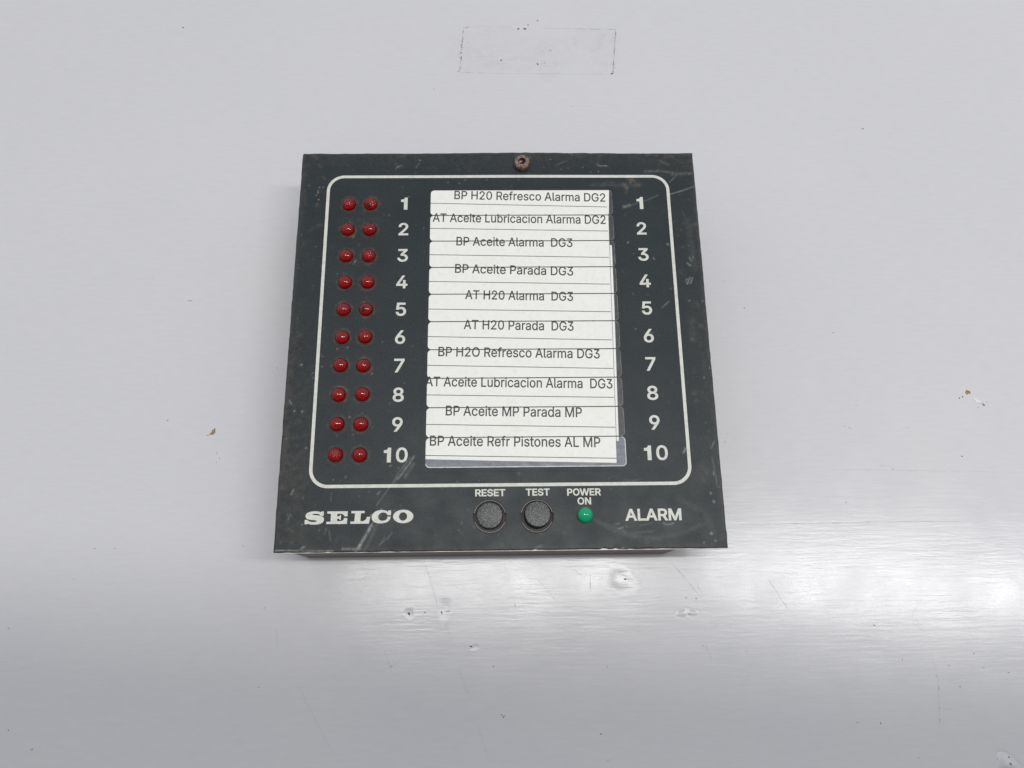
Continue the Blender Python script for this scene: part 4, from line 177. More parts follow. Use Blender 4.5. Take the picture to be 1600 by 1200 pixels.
cc = mix(MSLOT, ramp(MSLOT, noise(MSLOT, 1, 5, .75, stretch=(400, 220, 1)), [(.5, 0.), (.8, 1.)]), (.032, .030, .036), (.12, .115, .12)); L(MSLOT, cc, P(MSLOT).inputs['Base Color'])
MSLOT2 = mat('grey_backing', (.16, .175, .20), .45)
cc = mix(MSLOT2, ramp(MSLOT2, noise(MSLOT2, 1, 5, .75, stretch=(260, 500, 1)), [(.35, 0.), (.8, 1.)]), (.10, .115, .14), (.27, .285, .31)); L(MSLOT2, cc, P(MSLOT2).inputs['Base Color'])

def lens_material(name, col, scuff=0, tr=.55):
    m = mat(name, col, .11, IOR=1.5)
    p = P(m); p.inputs['Transmission Weight'].default_value = tr
    p.inputs['Specular IOR Level'].default_value = .44
    if scuff:
        f = ramp(m, noise(m, scuff, 5, .8), [(.56, 0.), (.66, 1.)])
        L(m, mix(m, math_(m, 'MULTIPLY', f, .75), col, (.55, .38, .38)), p.inputs['Base Color'])
        L(m, ramp(m, noise(m, scuff, 5, .8), [(.5, .06), (.62, .5)]), p.inputs['Roughness'])
        L(m, bump(m, noise(m, scuff, 5, .8), .0004, 1), p.inputs['Normal'])
    else:
        pass
    return m
MLED = lens_material('red_lens', (.58, .0, .002), 0, .94)
MLEDS = lens_material('scuffed_red_lens', (.60, .0, .003), 500, .88)
MGRN = lens_material('green_lens', (.0, .42, .20), 0, .3)
MCUP = mat('red_cup', (.42, .004, .006), .4)
MCUPG = mat('green_cup', (.02, .5, .25), .4)
MRIM = mat('brown_hole_edge', (.05, .036, .030), .5)
MCOL = mat('glossy_black_collar', (.16, .155, .15), .25)
MWELL = mat('black_well', (.004, .004, .004), .5)
MCAP = mat('speckled_cap', (.075, .077, .078), .42)
cc = mix(MCAP, ramp(MCAP, noise(MCAP, 1900, 3, .7), [(.47, 0.), (.60, 1.)]), (.034, .036, .037), (.15, .152, .146)); L(MCAP, cc, P(MCAP).inputs['Base Color'])
L(MCAP, bump(MCAP, noise(MCAP, 1900, 3, .7), .00010, 1), P(MCAP).inputs['Normal'])
MCAPS = mat('black_cap_side', (.018, .017, .017), .4)
MSCR = mat('rusty_steel', (.2, .13, .1), .6, Metallic=.25)
cc = mix(MSCR, ramp(MSCR, noise(MSCR, 900, 5, .7), [(.35, 0.), (.68, 1.)]), (.085, .042, .028), (.36, .27, .22)); L(MSCR, cc, P(MSCR).inputs['Base Color'])
L(MSCR, bump(MSCR, noise(MSCR, 1500, 4, .7), .0003, 1), P(MSCR).inputs['Normal'])
MRUST = mat('dark_rust', (.022, .006, .003), .8)

# ------------------------------------------------------------------ helpers
def link(name, me, material, parent=None, label=None, kind=None):
    o = bpy.data.objects.new(name, me); COL.objects.link(o)
    if material is not None and len(me.materials) == 0:
        me.materials.append(material)
    if parent: o.parent = parent
    if label: o['label'] = label
    if kind: o['kind'] = kind
    return o
def mesh(name, verts, faces, smooth=False):
    me = bpy.data.meshes.new(name)
    me.from_pydata([(x * MM, y * MM, z * MM) for x, y, z in verts], [], faces); me.update()
    if smooth: me.polygons.foreach_set('use_smooth', [True] * len(me.polygons))
    return me
def lathe(name, prof, seg=40, smooth=True, a0=0, a1=360, cx=0, cy=0):
    full = a1 - a0 >= 360; n = seg if full else seg + 1
    vs, fs = [], []
    for r, z in prof:
        for i in range(n):
            t = math.radians(a0 + (a1 - a0) * i / seg); vs.append((cx + r * math.cos(t), cy + r * math.sin(t), z))
    for k in range(len(prof) - 1):
        for i in range(seg):
            j = (i + 1) % n
            fs.append((k * n + i, k * n + j, (k + 1) * n + j, (k + 1) * n + i))
    return mesh(name, vs, fs, smooth)
def box(name, x0, x1, y0, y1, z0, z1, bev=0):
    bm = bmesh.new(); bmesh.ops.create_cube(bm, size=1)
    for v in bm.verts:
        v.co = Vector((x0 + (v.co.x + .5) * (x1 - x0), y0 + (v.co.y + .5) * (y1 - y0), z0 + (v.co.z + .5) * (z1 - z0))) * MM
    if bev: bmesh.ops.bevel(bm, geom=list(bm.edges), offset=bev * MM, segments=2, affect='EDGES', profile=.5)
    me = bpy.data.meshes.new(name); bm.to_mesh(me); bm.free(); return me
def rrect(x0, x1, y0, y1, r, seg=8):
    r4 = r if isinstance(r, (list, tuple)) else [r] * 4
    out = []
    for (cx, cy, a), rr in zip(((x1, y1, 0), (x0, y1, 90), (x0, y0, 180), (x1, y0, 270)), r4):
        sx = -1 if cx == x1 else 1; sy = -1 if cy == y1 else 1
        for i in range(seg + 1):
            t = math.radians(a + 90 * i / seg)
            out.append((cx + sx * rr + rr * math.cos(t), cy + sy * rr + rr * math.sin(t)))
    return out
def flat(name, loops, z, bez=None, embolden=0, extrude=0, res=6):
    """filled flat shape from closed outlines (even-odd), as a mesh"""
    cd = bpy.data.curves.new(name, 'CURVE'); cd.dimensions = '2D'; cd.fill_mode = 'BOTH' if extrude == 0 else 'BOTH'
    cd.resolution_u = res; cd.offset = embolden
    for lp in loops or []:
        s = cd.splines.new('POLY'); s.points.add(len(lp) - 1); s.use_cyclic_u = True
        for q, (x, y) in zip(s.points, lp): q.co = (x, y, 0, 1)
    for sp in bez or []:
        s = cd.splines.new('BEZIER'); s.bezier_points.add(len(sp) - 1); s.use_cyclic_u = True
        for q, p in zip(s.bezier_points, sp):
            q.handle_left_type = q.handle_right_type = 'FREE'
            q.handle_left = (p[0], p[1], 0); q.co = (p[2], p[3], 0); q.handle_right = (p[4], p[5], 0)
    o = bpy.data.objects.new('tmp', cd); COL.objects.link(o)
    dg = bpy.context.evaluated_depsgraph_get(); dg.update()
    me = bpy.data.meshes.new_from_object(o.evaluated_get(dg))
    me.transform(Matrix.Translation((0, 0, z * MM)) @ Matrix.Diagonal((MM, MM, MM, 1))); me.name = name
    bpy.data.objects.remove(o); bpy.data.curves.remove(cd)
    return me
GLYPHS['1'] = [453, [[[60, 345, 60, 345, 60, 345], [170, 345, 170, 345, 170, 345], [170, 0, 170, 0, 170, 0], [272, 0, 272, 0, 272, 0], [272, 509, 272, 509, 272, 509], [195, 509, 195, 509, 186, 455], [150, 418, 60, 418, 60, 418]]]]
from mathutils.geometry import delaunay_2d_cdt
_gc = {}
def glyph(ch, off):
    """filled outline of one character (units of 1/1000 em), strokes grown by off"""
    key = (ch, round(off, 1))
    if key in _gc: return _gc[key]
    polys = []
    for sp in GLYPHS[ch][1]:
        pts = []; n = len(sp)
        for i in range(n):
            p, q = sp[i], sp[(i + 1) % n]
            a, b, c, d = (p[2], p[3]), (p[4], p[5]), (q[0], q[1]), (q[2], q[3])
            straight = abs((b[0] - a[0]) * (d[1] - a[1]) - (b[1] - a[1]) * (d[0] - a[0])) < 60 and abs((c[0] - a[0]) * (d[1] - a[1]) - (c[1] - a[1]) * (d[0] - a[0])) < 60
            m_ = 1 if straight else 5
            for k in range(m_):
                u = k / m_; v = 1 - u
                pts.append((v**3 * a[0] + 3 * v * v * u * b[0] + 3 * v * u * u * c[0] + u**3 * d[0], v**3 * a[1] + 3 * v * v * u * b[1] + 3 * v * u * u * c[1] + u**3 * d[1]))
        cl = []
        for p in pts:
            if not cl or math.hypot(p[0] - cl[-1][0], p[1] - cl[-1][1]) > 1.0: cl.append(p)
        if math.hypot(cl[0][0] - cl[-1][0], cl[0][1] - cl[-1][1]) <= 1.0: cl.pop()
        polys.append(cl)
    area = lambda l: sum(l[i][0] * l[(i + 1) % len(l)][1] - l[(i + 1) % len(l)][0] * l[i][1] for i in range(len(l))) / 2
    sg = 1 if max((area(l) for l in polys), key=abs) > 0 else -1
    grown = []
    for l in polys:
        n = len(l); o = []
        for i in range(n):
            a, b, c = Vector(l[i - 1]), Vector(l[i]), Vector(l[(i + 1) % n])
            d1, d2 = (b - a).normalized(), (c - b).normalized()
            n1, n2 = Vector((d1.y, -d1.x)), Vector((d2.y, -d2.x)); h = n1 + n2
            h = h / max(h.length_squared, .7) * 2 if h.length > 1e-4 else n1
            o.append(tuple(b + h * off * sg))
        grown.append(o)
    vs, es = [], []
    for l in grown:
        b = len(vs); vs += [Vector(p) for p in l]; es += [(b + i, b + (i + 1) % len(l)) for i in range(len(l))]
    V, E_, F, *_ = delaunay_2d_cdt(vs, es, [], 0, 1e-4)
    G = [np.array(l) for l in grown]; keep = []
    for f in F:
        cx = sum(V[i].x for i in f) / len(f); cy = sum(V[i].y for i in f) / len(f); wn = 0
        for g in G:
            x0, y0 = g[:, 0] - cx, g[:, 1] - cy; x1, y1 = np.roll(x0, -1), np.roll(y0, -1); cr = x0 * y1 - x1 * y0
            wn += int(((y0 <= 0) & (y1 > 0) & (cr > 0)).sum()) - int(((y0 > 0) & (y1 <= 0) & (cr < 0)).sum())
        if wn != 0: keep.append(tuple(f))
    _gc[key] = ([(v.x, v.y) for v in V], keep); return _gc[key]
def text(name, s, x, y, z, height, width=None, angle=0, track=0, center=False, sx=1.0, embolden=0):
    """a line of print: cap height, total width in mm, baseline start (x, y)"""
    k = height / 508.7; pen = 0; parts = []
    for ch in s:
        adv, sps = GLYPHS[ch]
        if sps:
            gv, gf = glyph(ch, embolden / k); parts.append((pen, gv, gf))
        pen += adv + track
    xs = [v[0] + pen_ for pen_, gv, gf in parts for i in set(sum(gf, ())) for v in (gv[i],)]
    x0, x1 = min(xs), max(xs); kx = width / (x1 - x0) if width else k * sx
    off = -(x0 + x1) / 2 if center else -x0
    ca, sa = math.cos(math.radians(angle)), math.sin(math.radians(angle)); vs, fs = [], []
    for pen_, gv, gf in parts:
        b = len(vs)
        for vx, vy in gv:
            u, v = (vx + pen_ + off) * kx, vy * k
            vs.append((x + u * ca - v * sa, y + u * sa + v * ca, z))
        fs += [tuple(b + i for i in f) for f in gf]
    return mesh(name, vs, fs)

# ------------------------------------------------------------------ table top
def table():
    g = set(np.round(np.arange(-700, 701, 10), 3)); gx = set(g); gy = set(g)
    for cx, cy, rx, ry, h in DENTS:
        gx |= set(np.round(np.arange(cx - 2.2 * rx, cx + 2.2 * rx, rx / 14), 3)); gy |= set(np.round(np.arange(cy - 2.2 * ry, cy + 2.2 * ry, ry / 14), 3))
    def thin(s):
        o = []
        for v in sorted(s):
            if not o or v - o[-1] > .06: o.append(v)
        return np.array(o)
    X, Y = thin(gx), thin(gy); XX, YY = np.meshgrid(X, Y); Z = np.zeros_like(XX)
    for i, (cx, cy, rx, ry, h) in enumerate(DENTS):
        dx, dy = (XX - cx) / rx, (YY - cy) / ry
        a = np.arctan2(dy, dx); r = np.hypot(dx, dy) * (1 + .14 * np.sin(2 * a + i) + .08 * np.sin(3 * a + 2 * i) + .04 * np.sin(5 * a))
        Z += h * np.exp(-(r / .62) ** 3.0)
        Z += -.12 * h * np.exp(-((r - 1.05) / .22) ** 2)
    V = np.stack([XX, YY, Z], -1).reshape(-1, 3) * MM
    ny, nx = XX.shape; idx = np.arange(nx * ny).reshape(ny, nx)
    F = np.stack([idx[:-1, :-1], idx[:-1, 1:], idx[1:, 1:], idx[1:, :-1]], -1).reshape(-1, 4)
    me = bpy.data.meshes.new('table_top')
    me.vertices.add(len(V)); me.vertices.foreach_set('co', V.ravel())
    me.loops.add(F.size); me.loops.foreach_set('vertex_index', F.ravel().astype(np.int32))
    me.polygons.add(len(F)); me.polygons.foreach_set('loop_start', np.arange(0, F.size, 4, dtype=np.int32))
    me.polygons.foreach_set('use_smooth', np.ones(len(F), bool)); me.update(calc_edges=True); me.validate()
    return me
TB = link('table_top', table(), MT, kind='structure')
link('table_board', box('table_board', -700, 700, -700, 700, -18, -.5), MT, TB)
MFL = [mat('bare_chipboard', (.3, .2, .1), .8), mat('dark_speck', (.055, .055, .055), .7), mat('grey_speck', (.21, .21, .20), .7), mat('faint_speck', (.38, .38, .38), .5), mat('white_scuff_and_glint', (.70, .70, .70), .3)]
cc = mix(MFL[0], ramp(MFL[0], noise(MFL[0], 1500, 4, .7), [(.3, 0.), (.7, 1.)]), (.14, .085, .04), (.42, .29, .16)); L(MFL[0], cc, P(MFL[0]).inputs['Base Color'])
def blob(x, y, l, w, ang, z, seed, jag=.28, n=14):
    r_ = random.Random(seed); ca, sa = math.cos(math.radians(ang)), math.sin(math.radians(ang)); pts = []
    ph = [r_.uniform(0, 6.28) for _ in range(3)]
    for i in range(n):
        t = 2 * math.pi * i / n
        k = 1 + jag * math.sin(2 * t + ph[0]) * .6 + jag * math.sin(3 * t + ph[1]) * .7 + jag * math.sin(5 * t + ph[2]) * .5 + r_.uniform(-.1, .1)
        u, v = l * .55 * k * math.cos(t), w * .55 * k * math.sin(t)
        pts.append((x + u * ca - v * sa, y + u * sa + v * ca, z))
    return pts
def fleck_mesh(f, seed):
    x, y, l, w, ang, c = f
    top = blob(x, y, l, w, ang, .0, seed); n = len(top)
    zc = .045
    for cx, cy, rx, ry, h in DENTS:
        r = math.hypot((x - cx) / rx, (y - cy) / ry)
        if r < 1.6: zc += h * math.exp(-(r / .62) ** 3) if h > 0 else 0
    low = [(p[0], p[1], zc - .045 - .3 * (zc > .05)) for p in top]
    hi = [(x + (p[0] - x) * .86, y + (p[1] - y) * .86, zc) for p in top]
    return mesh('fleck', low + hi, [(i, (i + 1) % n, n + (i + 1) % n, n + i) for i in range(n)] + [tuple(range(n, 2 * n))])
for i, f in enumerate(FLECKS):
    nm = ('brown_chip', 'dark_speck', 'grey_speck', 'faint_speck', 'white_scuff_and_glint')[f[5]]  # white flecks: scuffs, and highlights painted on the corner bump
    link(nm, fleck_mesh(f, i), MFL[f[5]], TB)
def ribbon(pts, w, z, taper=True, wob=.15, seed=0):
    r_ = random.Random(seed); P_ = []
    for i in range(len(pts) - 1):
        a, b = Vector(pts[i]), Vector(pts[i + 1]); n = max(3, int((b - a).length / 1.2))
        for k in range(n): P_.append(a.lerp(b, k / n))
    P_.append(Vector(pts[-1])); n = len(P_); vs, fs = [], []
    for i, p in enumerate(P_):
        d = (P_[min(i + 1, n - 1)] - P_[max(i - 1, 0)]).normalized(); q = Vector((-d.y, d.x))
        t = i / (n - 1); ww = w * .5 * ((.25 + .75 * math.sin(math.pi * t) ** .6) if taper else 1) * r_.uniform(.6, 1.25)
        j = q * r_.uniform(-wob, wob)
        vs += [(*(p + j + q * ww), z), (*(p + j - q * ww), z)]
    for i in range(n - 1): fs.append((2 * i, 2 * i + 1, 2 * i + 3, 2 * i + 2))
    return mesh('scratch', vs, fs)
MS = {}
for i, (pts, wd, s) in enumerate(LINES):
    key = round(s, 2)
    if key not in MS:
        m_ = film('scratch_%d' % int(s * 100), (.26, .26, .255), s * .08, min(1, s * 1.0), .5); MS[key] = m_
    pp = [(pts[k], pts[k + 1]) for k in range(0, len(pts), 2)]
    link('tape_mark' if i < 6 else 'table_scratch', ribbon(pp, wd, .02 + .002 * i, i >= 6, .08, i), MS[key], TB)
MSTAIN = film('glue_residue', (.45, .44, .39), .0, .045, .4)
for i, (x, y, l, w_) in enumerate(RESIDUE):
    link('glue_residue', mesh('residue', blob(x, y, l, w_, -2, .012 + .001 * i, 50 + i, .2, 30), [tuple(range(30))]), MSTAIN, TB)

# ------------------------------------------------------------------ alarm panel
AP = bpy.data.objects.new('alarm_panel', None); COL.objects.link(AP)
AP['label'] = 'square charcoal alarm annunciator panel with ten rows of red lights and white label strips'
AP['category'] = 'alarm panel'
H0 = PZ
BTN = [(-3.75, -61.25), (11.35, -61.25)]; HR = 5.35

def sag(x, y):   # the thin plate is slightly bowed along its upper edge
    return .55 * math.exp(-((x - 8) / 26) ** 2) * np.clip((y - 58) / 12, 0, 1) if np.isscalar(x) else .55 * np.exp(-((x - 8) / 26) ** 2) * np.clip((y - 58) / 12, 0, 1)
def face_plate():
    st = .36; n = 401; g = np.linspace(-72, 72, n); XX, YY = np.meshgrid(g, g)
    st = g[1] - g[0]
    for bx, by in BTN:
        r = np.hypot(XX - bx, YY - by); mk = np.abs(r - HR) < st * .55
        k = np.where(mk, HR / np.maximum(r, .01), 1); XX = bx + (XX - bx) * k; YY = by + (YY - by) * k
    rs = np.random.RandomState(5)
    def jit(n_, a):
        v = np.interp(np.arange(n_), np.arange(0, n_ + 8, 6), rs.randn(len(np.arange(0, n_ + 8, 6)))); return v * a
    YY[0, :] += jit(n, .05); YY[-1, :] += jit(n, .05); XX[:, 0] += jit(n, .05); XX[:, -1] += jit(n, .05)
    # nicks on the lower edge
    for nx_, d, wd in ((32.6, .55, .9), (36.3, .35, .5), (10.5, .25, .6), (41, .2, .8), (-55, .2, .7)):
        YY[0, :] += d * np.exp(-((XX[0, :] - nx_) / wd) ** 2)
    XX[-1, 0] += .5; YY[-1, 0] -= .35
    ZZ = H0 + sag(XX, YY)
    e = np.minimum(np.minimum(XX + 72, 72 - XX), np.minimum(YY + 72, 72 - YY)); ZZ = ZZ - np.where(e < .1, .12, 0)
    R = np.zeros_like(XX); G = np.zeros_like(XX); B = np.zeros_like(XX)
    chan = [R, G, B]
    for pts, wd, s, k in STROKES:
        pp = [(pts[i], pts[i + 1]) for i in range(0, len(pts), 2)]; A = chan[k]; s = s * (.62 if s < .42 else .9) if k == 0 else s
        for a, b in zip(pp[:-1], pp[1:]):
            pad = wd * 2 + 1
            x0, x1 = min(a[0], b[0]) - pad, max(a[0], b[0]) + pad; y0, y1 = min(a[1], b[1]) - pad, max(a[1], b[1]) + pad
            i0, i1 = np.clip(((np.array([y0, y1]) + 72) / st).astype(int), 0, n - 1); j0, j1 = np.clip(((np.array([x0, x1]) + 72) / st).astype(int), 0, n - 1)
            xs, ys = XX[i0:i1 + 1, j0:j1 + 1], YY[i0:i1 + 1, j0:j1 + 1]
            dx, dy = b[0] - a[0], b[1] - a[1]; l2 = dx * dx + dy * dy + 1e-6
            t = np.clip(((xs - a[0]) * dx + (ys - a[1]) * dy) / l2, 0, 1)
            d = np.hypot(xs - a[0] - t * dx, ys - a[1] - t * dy)
            A[i0:i1 + 1, j0:j1 + 1] = np.maximum(A[i0:i1 + 1, j0:j1 + 1], s * np.exp(-(d / max(wd * .6, .2)) ** 2))
    dd = [(d[0], d[1], rs.uniform(.45, .9), rs.uniform(.16, .3), 0) for d in DOTS]
    for _ in range(230):
        x, y = rs.uniform(-71, 71, 2); dd.append((x, y, rs.uniform(.12, .5), rs.uniform(.14, .26), 0))
    for _ in range(120):     # grime gathers round the rim
        x, y = rs.uniform(-71.5, 71.5, 2)
        if rs.rand() < .6: x = np.sign(x) * rs.uniform(62, 71.8)
        else: y = np.sign(y) * rs.uniform(63, 71.8)
        dd.append((x, y, rs.uniform(.15, .5), rs.uniform(.3, 1.3), 1))
    for x, y, s, w_, k in dd:
        i, j = int((y + 72) / st), int((x + 72) / st); q = 8 if k else 3
        i0, i1, j0, j1 = max(i - q, 0), min(i + q, n), max(j - q, 0), min(j + q, n)
        d = np.hypot(XX[i0:i1, j0:j1] - x, YY[i0:i1, j0:j1] - y); A = chan[k]
        A[i0:i1, j0:j1] = np.maximum(A[i0:i1, j0:j1], s * np.exp(-(d / w_) ** 2))
    G[:] = np.maximum(G, .26 * np.exp(-e / 1.0)); G[:] = np.maximum(G, .19 * np.exp(-((XX + 67) / 5.5) ** 2) * np.clip((20 - YY) / 60, 0, 1))
    G[:] = np.maximum(G, .12 * np.exp(-((YY - 69.5) / 3) ** 2)); R[:] = np.maximum(R, .10 * np.exp(-e / .5))
    # grime ring round each lamp
    for lx in LX:
        for ly in LY:
            i, j = int((ly + 72) / st), int((lx + 72) / st); q = 14
            d = np.hypot(XX[i - q:i + q, j - q:j + q] - lx, YY[i - q:i + q, j - q:j + q] - ly)
            G[i - q:i + q, j - q:j + q] = np.maximum(G[i - q:i + q, j - q:j + q], .5 * np.exp(-((d - 2.8) / .55) ** 2))
    V = np.stack([XX, YY, ZZ], -1).reshape(-1, 3)
    idx = np.arange(n * n).reshape(n, n)
    F = np.stack([idx[:-1, :-1], idx[:-1, 1:], idx[1:, 1:], idx[1:, :-1]], -1).reshape(-1, 4)
    cen = V[F].mean(1); keep = np.ones(len(F), bool)
    for bx, by in BTN: keep &= np.hypot(cen[:, 0] - bx, cen[:, 1] - by) > HR - .02
    F = F[keep]
    # skirt
    ring = np.concatenate([idx[0, :], idx[1:, -1], idx[-1, -2::-1], idx[-2:0:-1, 0]])
    low = V[ring].copy(); low[:, 2] = H0 - 1.0; base = len(V); V = np.concatenate([V, low])
    k = np.arange(len(ring)); k2 = (k + 1) % len(ring)
    SK = np.stack([ring[k], base + k, base + k2, ring[k2]], -1)
    NF = len(F); F = np.concatenate([F, SK])
    me = bpy.data.meshes.new('face_plate')
    me.vertices.add(len(V)); me.vertices.foreach_set('co', (V * MM).ravel())
    me.loops.add(F.size); me.loops.foreach_set('vertex_index', F.ravel().astype(np.int32))
    me.polygons.add(len(F)); me.polygons.foreach_set('loop_start', np.arange(0, F.size, 4, dtype=np.int32))
    me.materials.append(MF); me.materials.append(MED)
    mi = np.zeros(len(F), np.int32); mi[NF:] = 1; me.polygons.foreach_set('material_index', mi)
    sm = np.ones(len(F), bool); sm[NF:] = False; me.polygons.foreach_set('use_smooth', sm)
    me.update(calc_edges=True)
    ca = me.color_attributes.new('wear', 'FLOAT_COLOR', 'POINT')
    cd = np.zeros((len(V), 4)); cd[:n * n, 0] = R.ravel(); cd[:n * n, 1] = G.ravel(); cd[:n * n, 2] = B.ravel(); cd[:, 3] = 1
    ca.data.foreach_set('color', cd.ravel())
    return me

PITCH = 10.19
LX = (-53.95, -46.15)
LY = [50.9 - PITCH * i for i in range(10)]
link('face_plate', face_plate(), None, AP)
def ring_mesh():
    o = [(-71.7, -72.14), (71.7, -72.14), (71.7, 71.7), (-71.7, 71.7)]; i_ = [(-68, -68), (68, -68), (68, 68), (-68, 68)]
    vs = [(x, y, z) for z in (H0 - 2.0, H0 - 1.02) for q in (o, i_) for x, y in q]; fs = []
    for k in range(4):
        n_ = (k + 1) % 4
        fs += [(8 + k, 8 + n_, 12 + n_, 12 + k), (k, 4 + k, 4 + n_, n_), (k, n_, 8 + n_, 8 + k), (4 + k, 12 + k, 12 + n_, 4 + n_)]
    return mesh('back_plate', vs, fs)
link('back_plate', ring_mesh(), MBK, AP)
link('housing', box('housing', -67.5, 57.5, -71.75, 66, 0.02, H0 - 2.1, .3), MHO, AP)

# printed border line
def border_mesh():
    o = rrect(-62.35, 62.35, -51.75, 62.75, 6.2, 12); i_ = rrect(-61.25, 61.25, -50.65, 61.65, 5.1, 12)
    n = len(o); vs, fs = [], []
    # subdivide so that it follows the bowed plate
    def dense(lp, ref):
        out = []
        for k in range(len(lp)):
            a, b = lp[k], lp[(k + 1) % len(lp)]; ra, rb = ref[k], ref[(k + 1) % len(ref)]
            m_ = max(1, int(math.hypot(rb[0] - ra[0], rb[1] - ra[1]) / 4))
            for t in range(m_): out.append((a[0] + (b[0] - a[0]) * t / m_, a[1] + (b[1] - a[1]) * t / m_))
        return out
    O, I = dense(o, o), dense(i_, o); n = len(O)
    for q in (O, I):
        for x, y in q: vs.append((x, y, H0 + .06 + float(sag(x, y))))
    for k in range(n): fs.append((k, (k + 1) % n, n + (k + 1) % n, n + k))
    return mesh('border_line', vs, fs)
link('border_line', border_mesh(), MPR, AP)

# indicator lamps
def dome(r, h, zb, seg=36, rings=10):
    prof = [(.001, zb), (r, zb), (r, zb + h * .18)]
    for k in range(1, rings + 1):
        t = k / rings * math.pi / 2; prof.append((max(r * math.cos(t), .0008), zb + h * .18 + (h * .82) * math.sin(t)))
    return prof
lens_me = lathe('lens', dome(2.42, 2.35, .02)); lens_me.materials.append(MLED)
lens_s = lathe('lens', dome(2.42, 2.35, .02)); lens_s.materials.append(MLEDS)
rim_me = lathe('rim', [(2.44, .02), (2.5, .14), (2.72, .14), (2.80, .02)]); rim_me.materials.append(MRIM)
cup_me = lathe('cup', [(.001, .10), (1.2, .10), (2.25, .55), (2.25, .45), (.9, .05)], 24); cup_me.materials.append(MCUP)
SC = {(0, 0), (1, 0), (1, 2), (0, 9)}
for r_ in range(10):
    for c_ in range(2):
        x, y = LX[c_] + rnd.uniform(-.12, .12), LY[r_] + rnd.uniform(-.12, .12)
        o = link('indicator_light', lens_s if (c_, r_) in SC else lens_me, None, AP, label='scratched red indicator lens' if (c_, r_) in SC else None)
        o.location = (x * MM, y * MM, (H0 + rnd.uniform(-.1, .15)) * MM)
        o.rotation_euler = (math.radians(rnd.uniform(-3, 3)), math.radians(rnd.uniform(-3, 3)), rnd.uniform(0, 6))
        for nm, me_ in (('rim', rim_me), ('reflector_cup', cup_me)):
            q = link(nm, me_, None, o)
# power lamp
g_me = lathe('lens', dome(2.5, 2.3, .02)); g_me.materials.append(MGRN)
o = link('power_light', g_me, None, AP, label='round green power indicator lens'); o.location = (26.8 * MM, -61.15 * MM, H0 * MM)
cg = lathe('cup', [(.001, .12), (1.1, .12), (2.1, .30), (2.1, .22), (.9, .05)], 24); cg.materials.append(MCUPG)
link('rim', rim_me, None, o); link('reflector_cup', cg, None, o)

# printed numbers
for side, cx in (('left', -34.2), ('right', 51.2)):
    for k in range(10):
        s = str(k + 1); y = 51.2 - 10.25 * k - 2.5
        x = cx + ((-.25 if side == 'left' else -.2) if k == 9 else 0)
        link('printed_number', text('number', s, x, y + .2, H0 + .05, 4.6, center=True, sx=1.08, track=-12 if k < 9 else -30, embolden=.145), MPR, AP, label='pale printed %s on the %s' % (s, side))

# printed words
def word(s, x, y, h, wd, off, label, z=None):
    link('printed_word', text('word', s, x, y, H0 + .05, h, width=wd, embolden=off), MPR, AP, label=label)
word('ALARM', 39.7, -63.0, 3.5, 18.2, .16, 'pale printed word ALARM')
word('RESET', -8.45, -54.75, 2.1, 9.75, .10, 'pale printed word RESET')
word('TEST', 7.9, -54.70, 2.1, 7.75, .10, 'pale printed word TEST')
word('POWER', 21.3, -54.80, 2.1, 11.0, .10, 'pale printed word POWER')
word('ON', 24.55, -57.70, 2.1, 4.4, .10, 'pale printed word ON')

# maker's name: wide slab letters
def slab():
    out = []
    k = 3.95 / 142.0; X0, Y0 = -62.7, -63.2
    def A(pts): out.append([(X0 + x * k * .917, Y0 + y * k) for x, y in pts])
    def ell(cx, cy, rx, ry, n=40, a0=0, a1=360): return [(cx + rx * math.cos(math.radians(a0 + (a1 - a0) * i / n)), cy + ry * math.sin(math.radians(a0 + (a1 - a0) * i / n))) for i in range(n + (a1 - a0 < 360))]
    # units: 8 per photo pixel, baseline 0, cap 142
    # S
    A([(0,0),(34,0),(38,10),(52,2),(80,-4),(120,-5),(165,-3),(200,5),(226,20),(238,42),(238,62),(228,80),(205,92),(170,99),(120,103),(92,107),(88,113),(98,117),(125,119),(150,118),(176,112),(188,102),(192,94),(232,94),(232,144),(200,144),(194,134),(178,142),(150,147),(112,147),(70,143),(35,134),(14,118),(6,98),(10,78),(26,62),(56,52),(100,47),(140,43),(152,37),(150,31),(132,26),(100,25),(70,28),(48,36),(38,46),(36,50),(0,50)])
    # E
    A([(270,0),(528,0),(528,66),(488,66),(484,50),(470,38),(446,32),(402,32),(402,60),(424,60),(432,52),(436,46),(448,46),(448,102),(436,102),(432,92),(424,86),(402,86),(402,116),(448,116),(472,110),(486,98),(492,86),(530,86),(530,144),(276,144),(276,118),(318,118),(322,112),(322,34),(316,26),(270,26)])
    # L
    A([(570,0),(800,0),(816,78),(772,78),(766,56),(748,38),(728,30),(694,30),(692,36),(696,114),(702,120),(742,120),(742,146),(576,146),(576,120),(616,120),(622,114),(618,34),(612,26),(570,26)])
    # C
    A([(1070,78),(1064,50),(1046,28),(1012,10),(970,2),(924,2),(880,10),(850,28),(834,52),(832,80),(842,108),(866,132),(902,148),(948,154),(990,151),(1014,144),(1030,134),(1036,148),(1072,148),(1072,94),(1030,94),(1020,110),(1002,121),(980,126),(954,124),(930,112),(916,94),(912,74),(918,52),(936,38),(960,31),(986,32),(1010,40),(1026,56),(1030,78)])
    # O
    A(ell(1226, 78, 127, 77)); A(ell(1224, 78, 51, 48))
    return out
link('maker_name', flat('maker_name', slab(), H0 + .05), MPR, AP, label='pale wide slab letters SELCO')

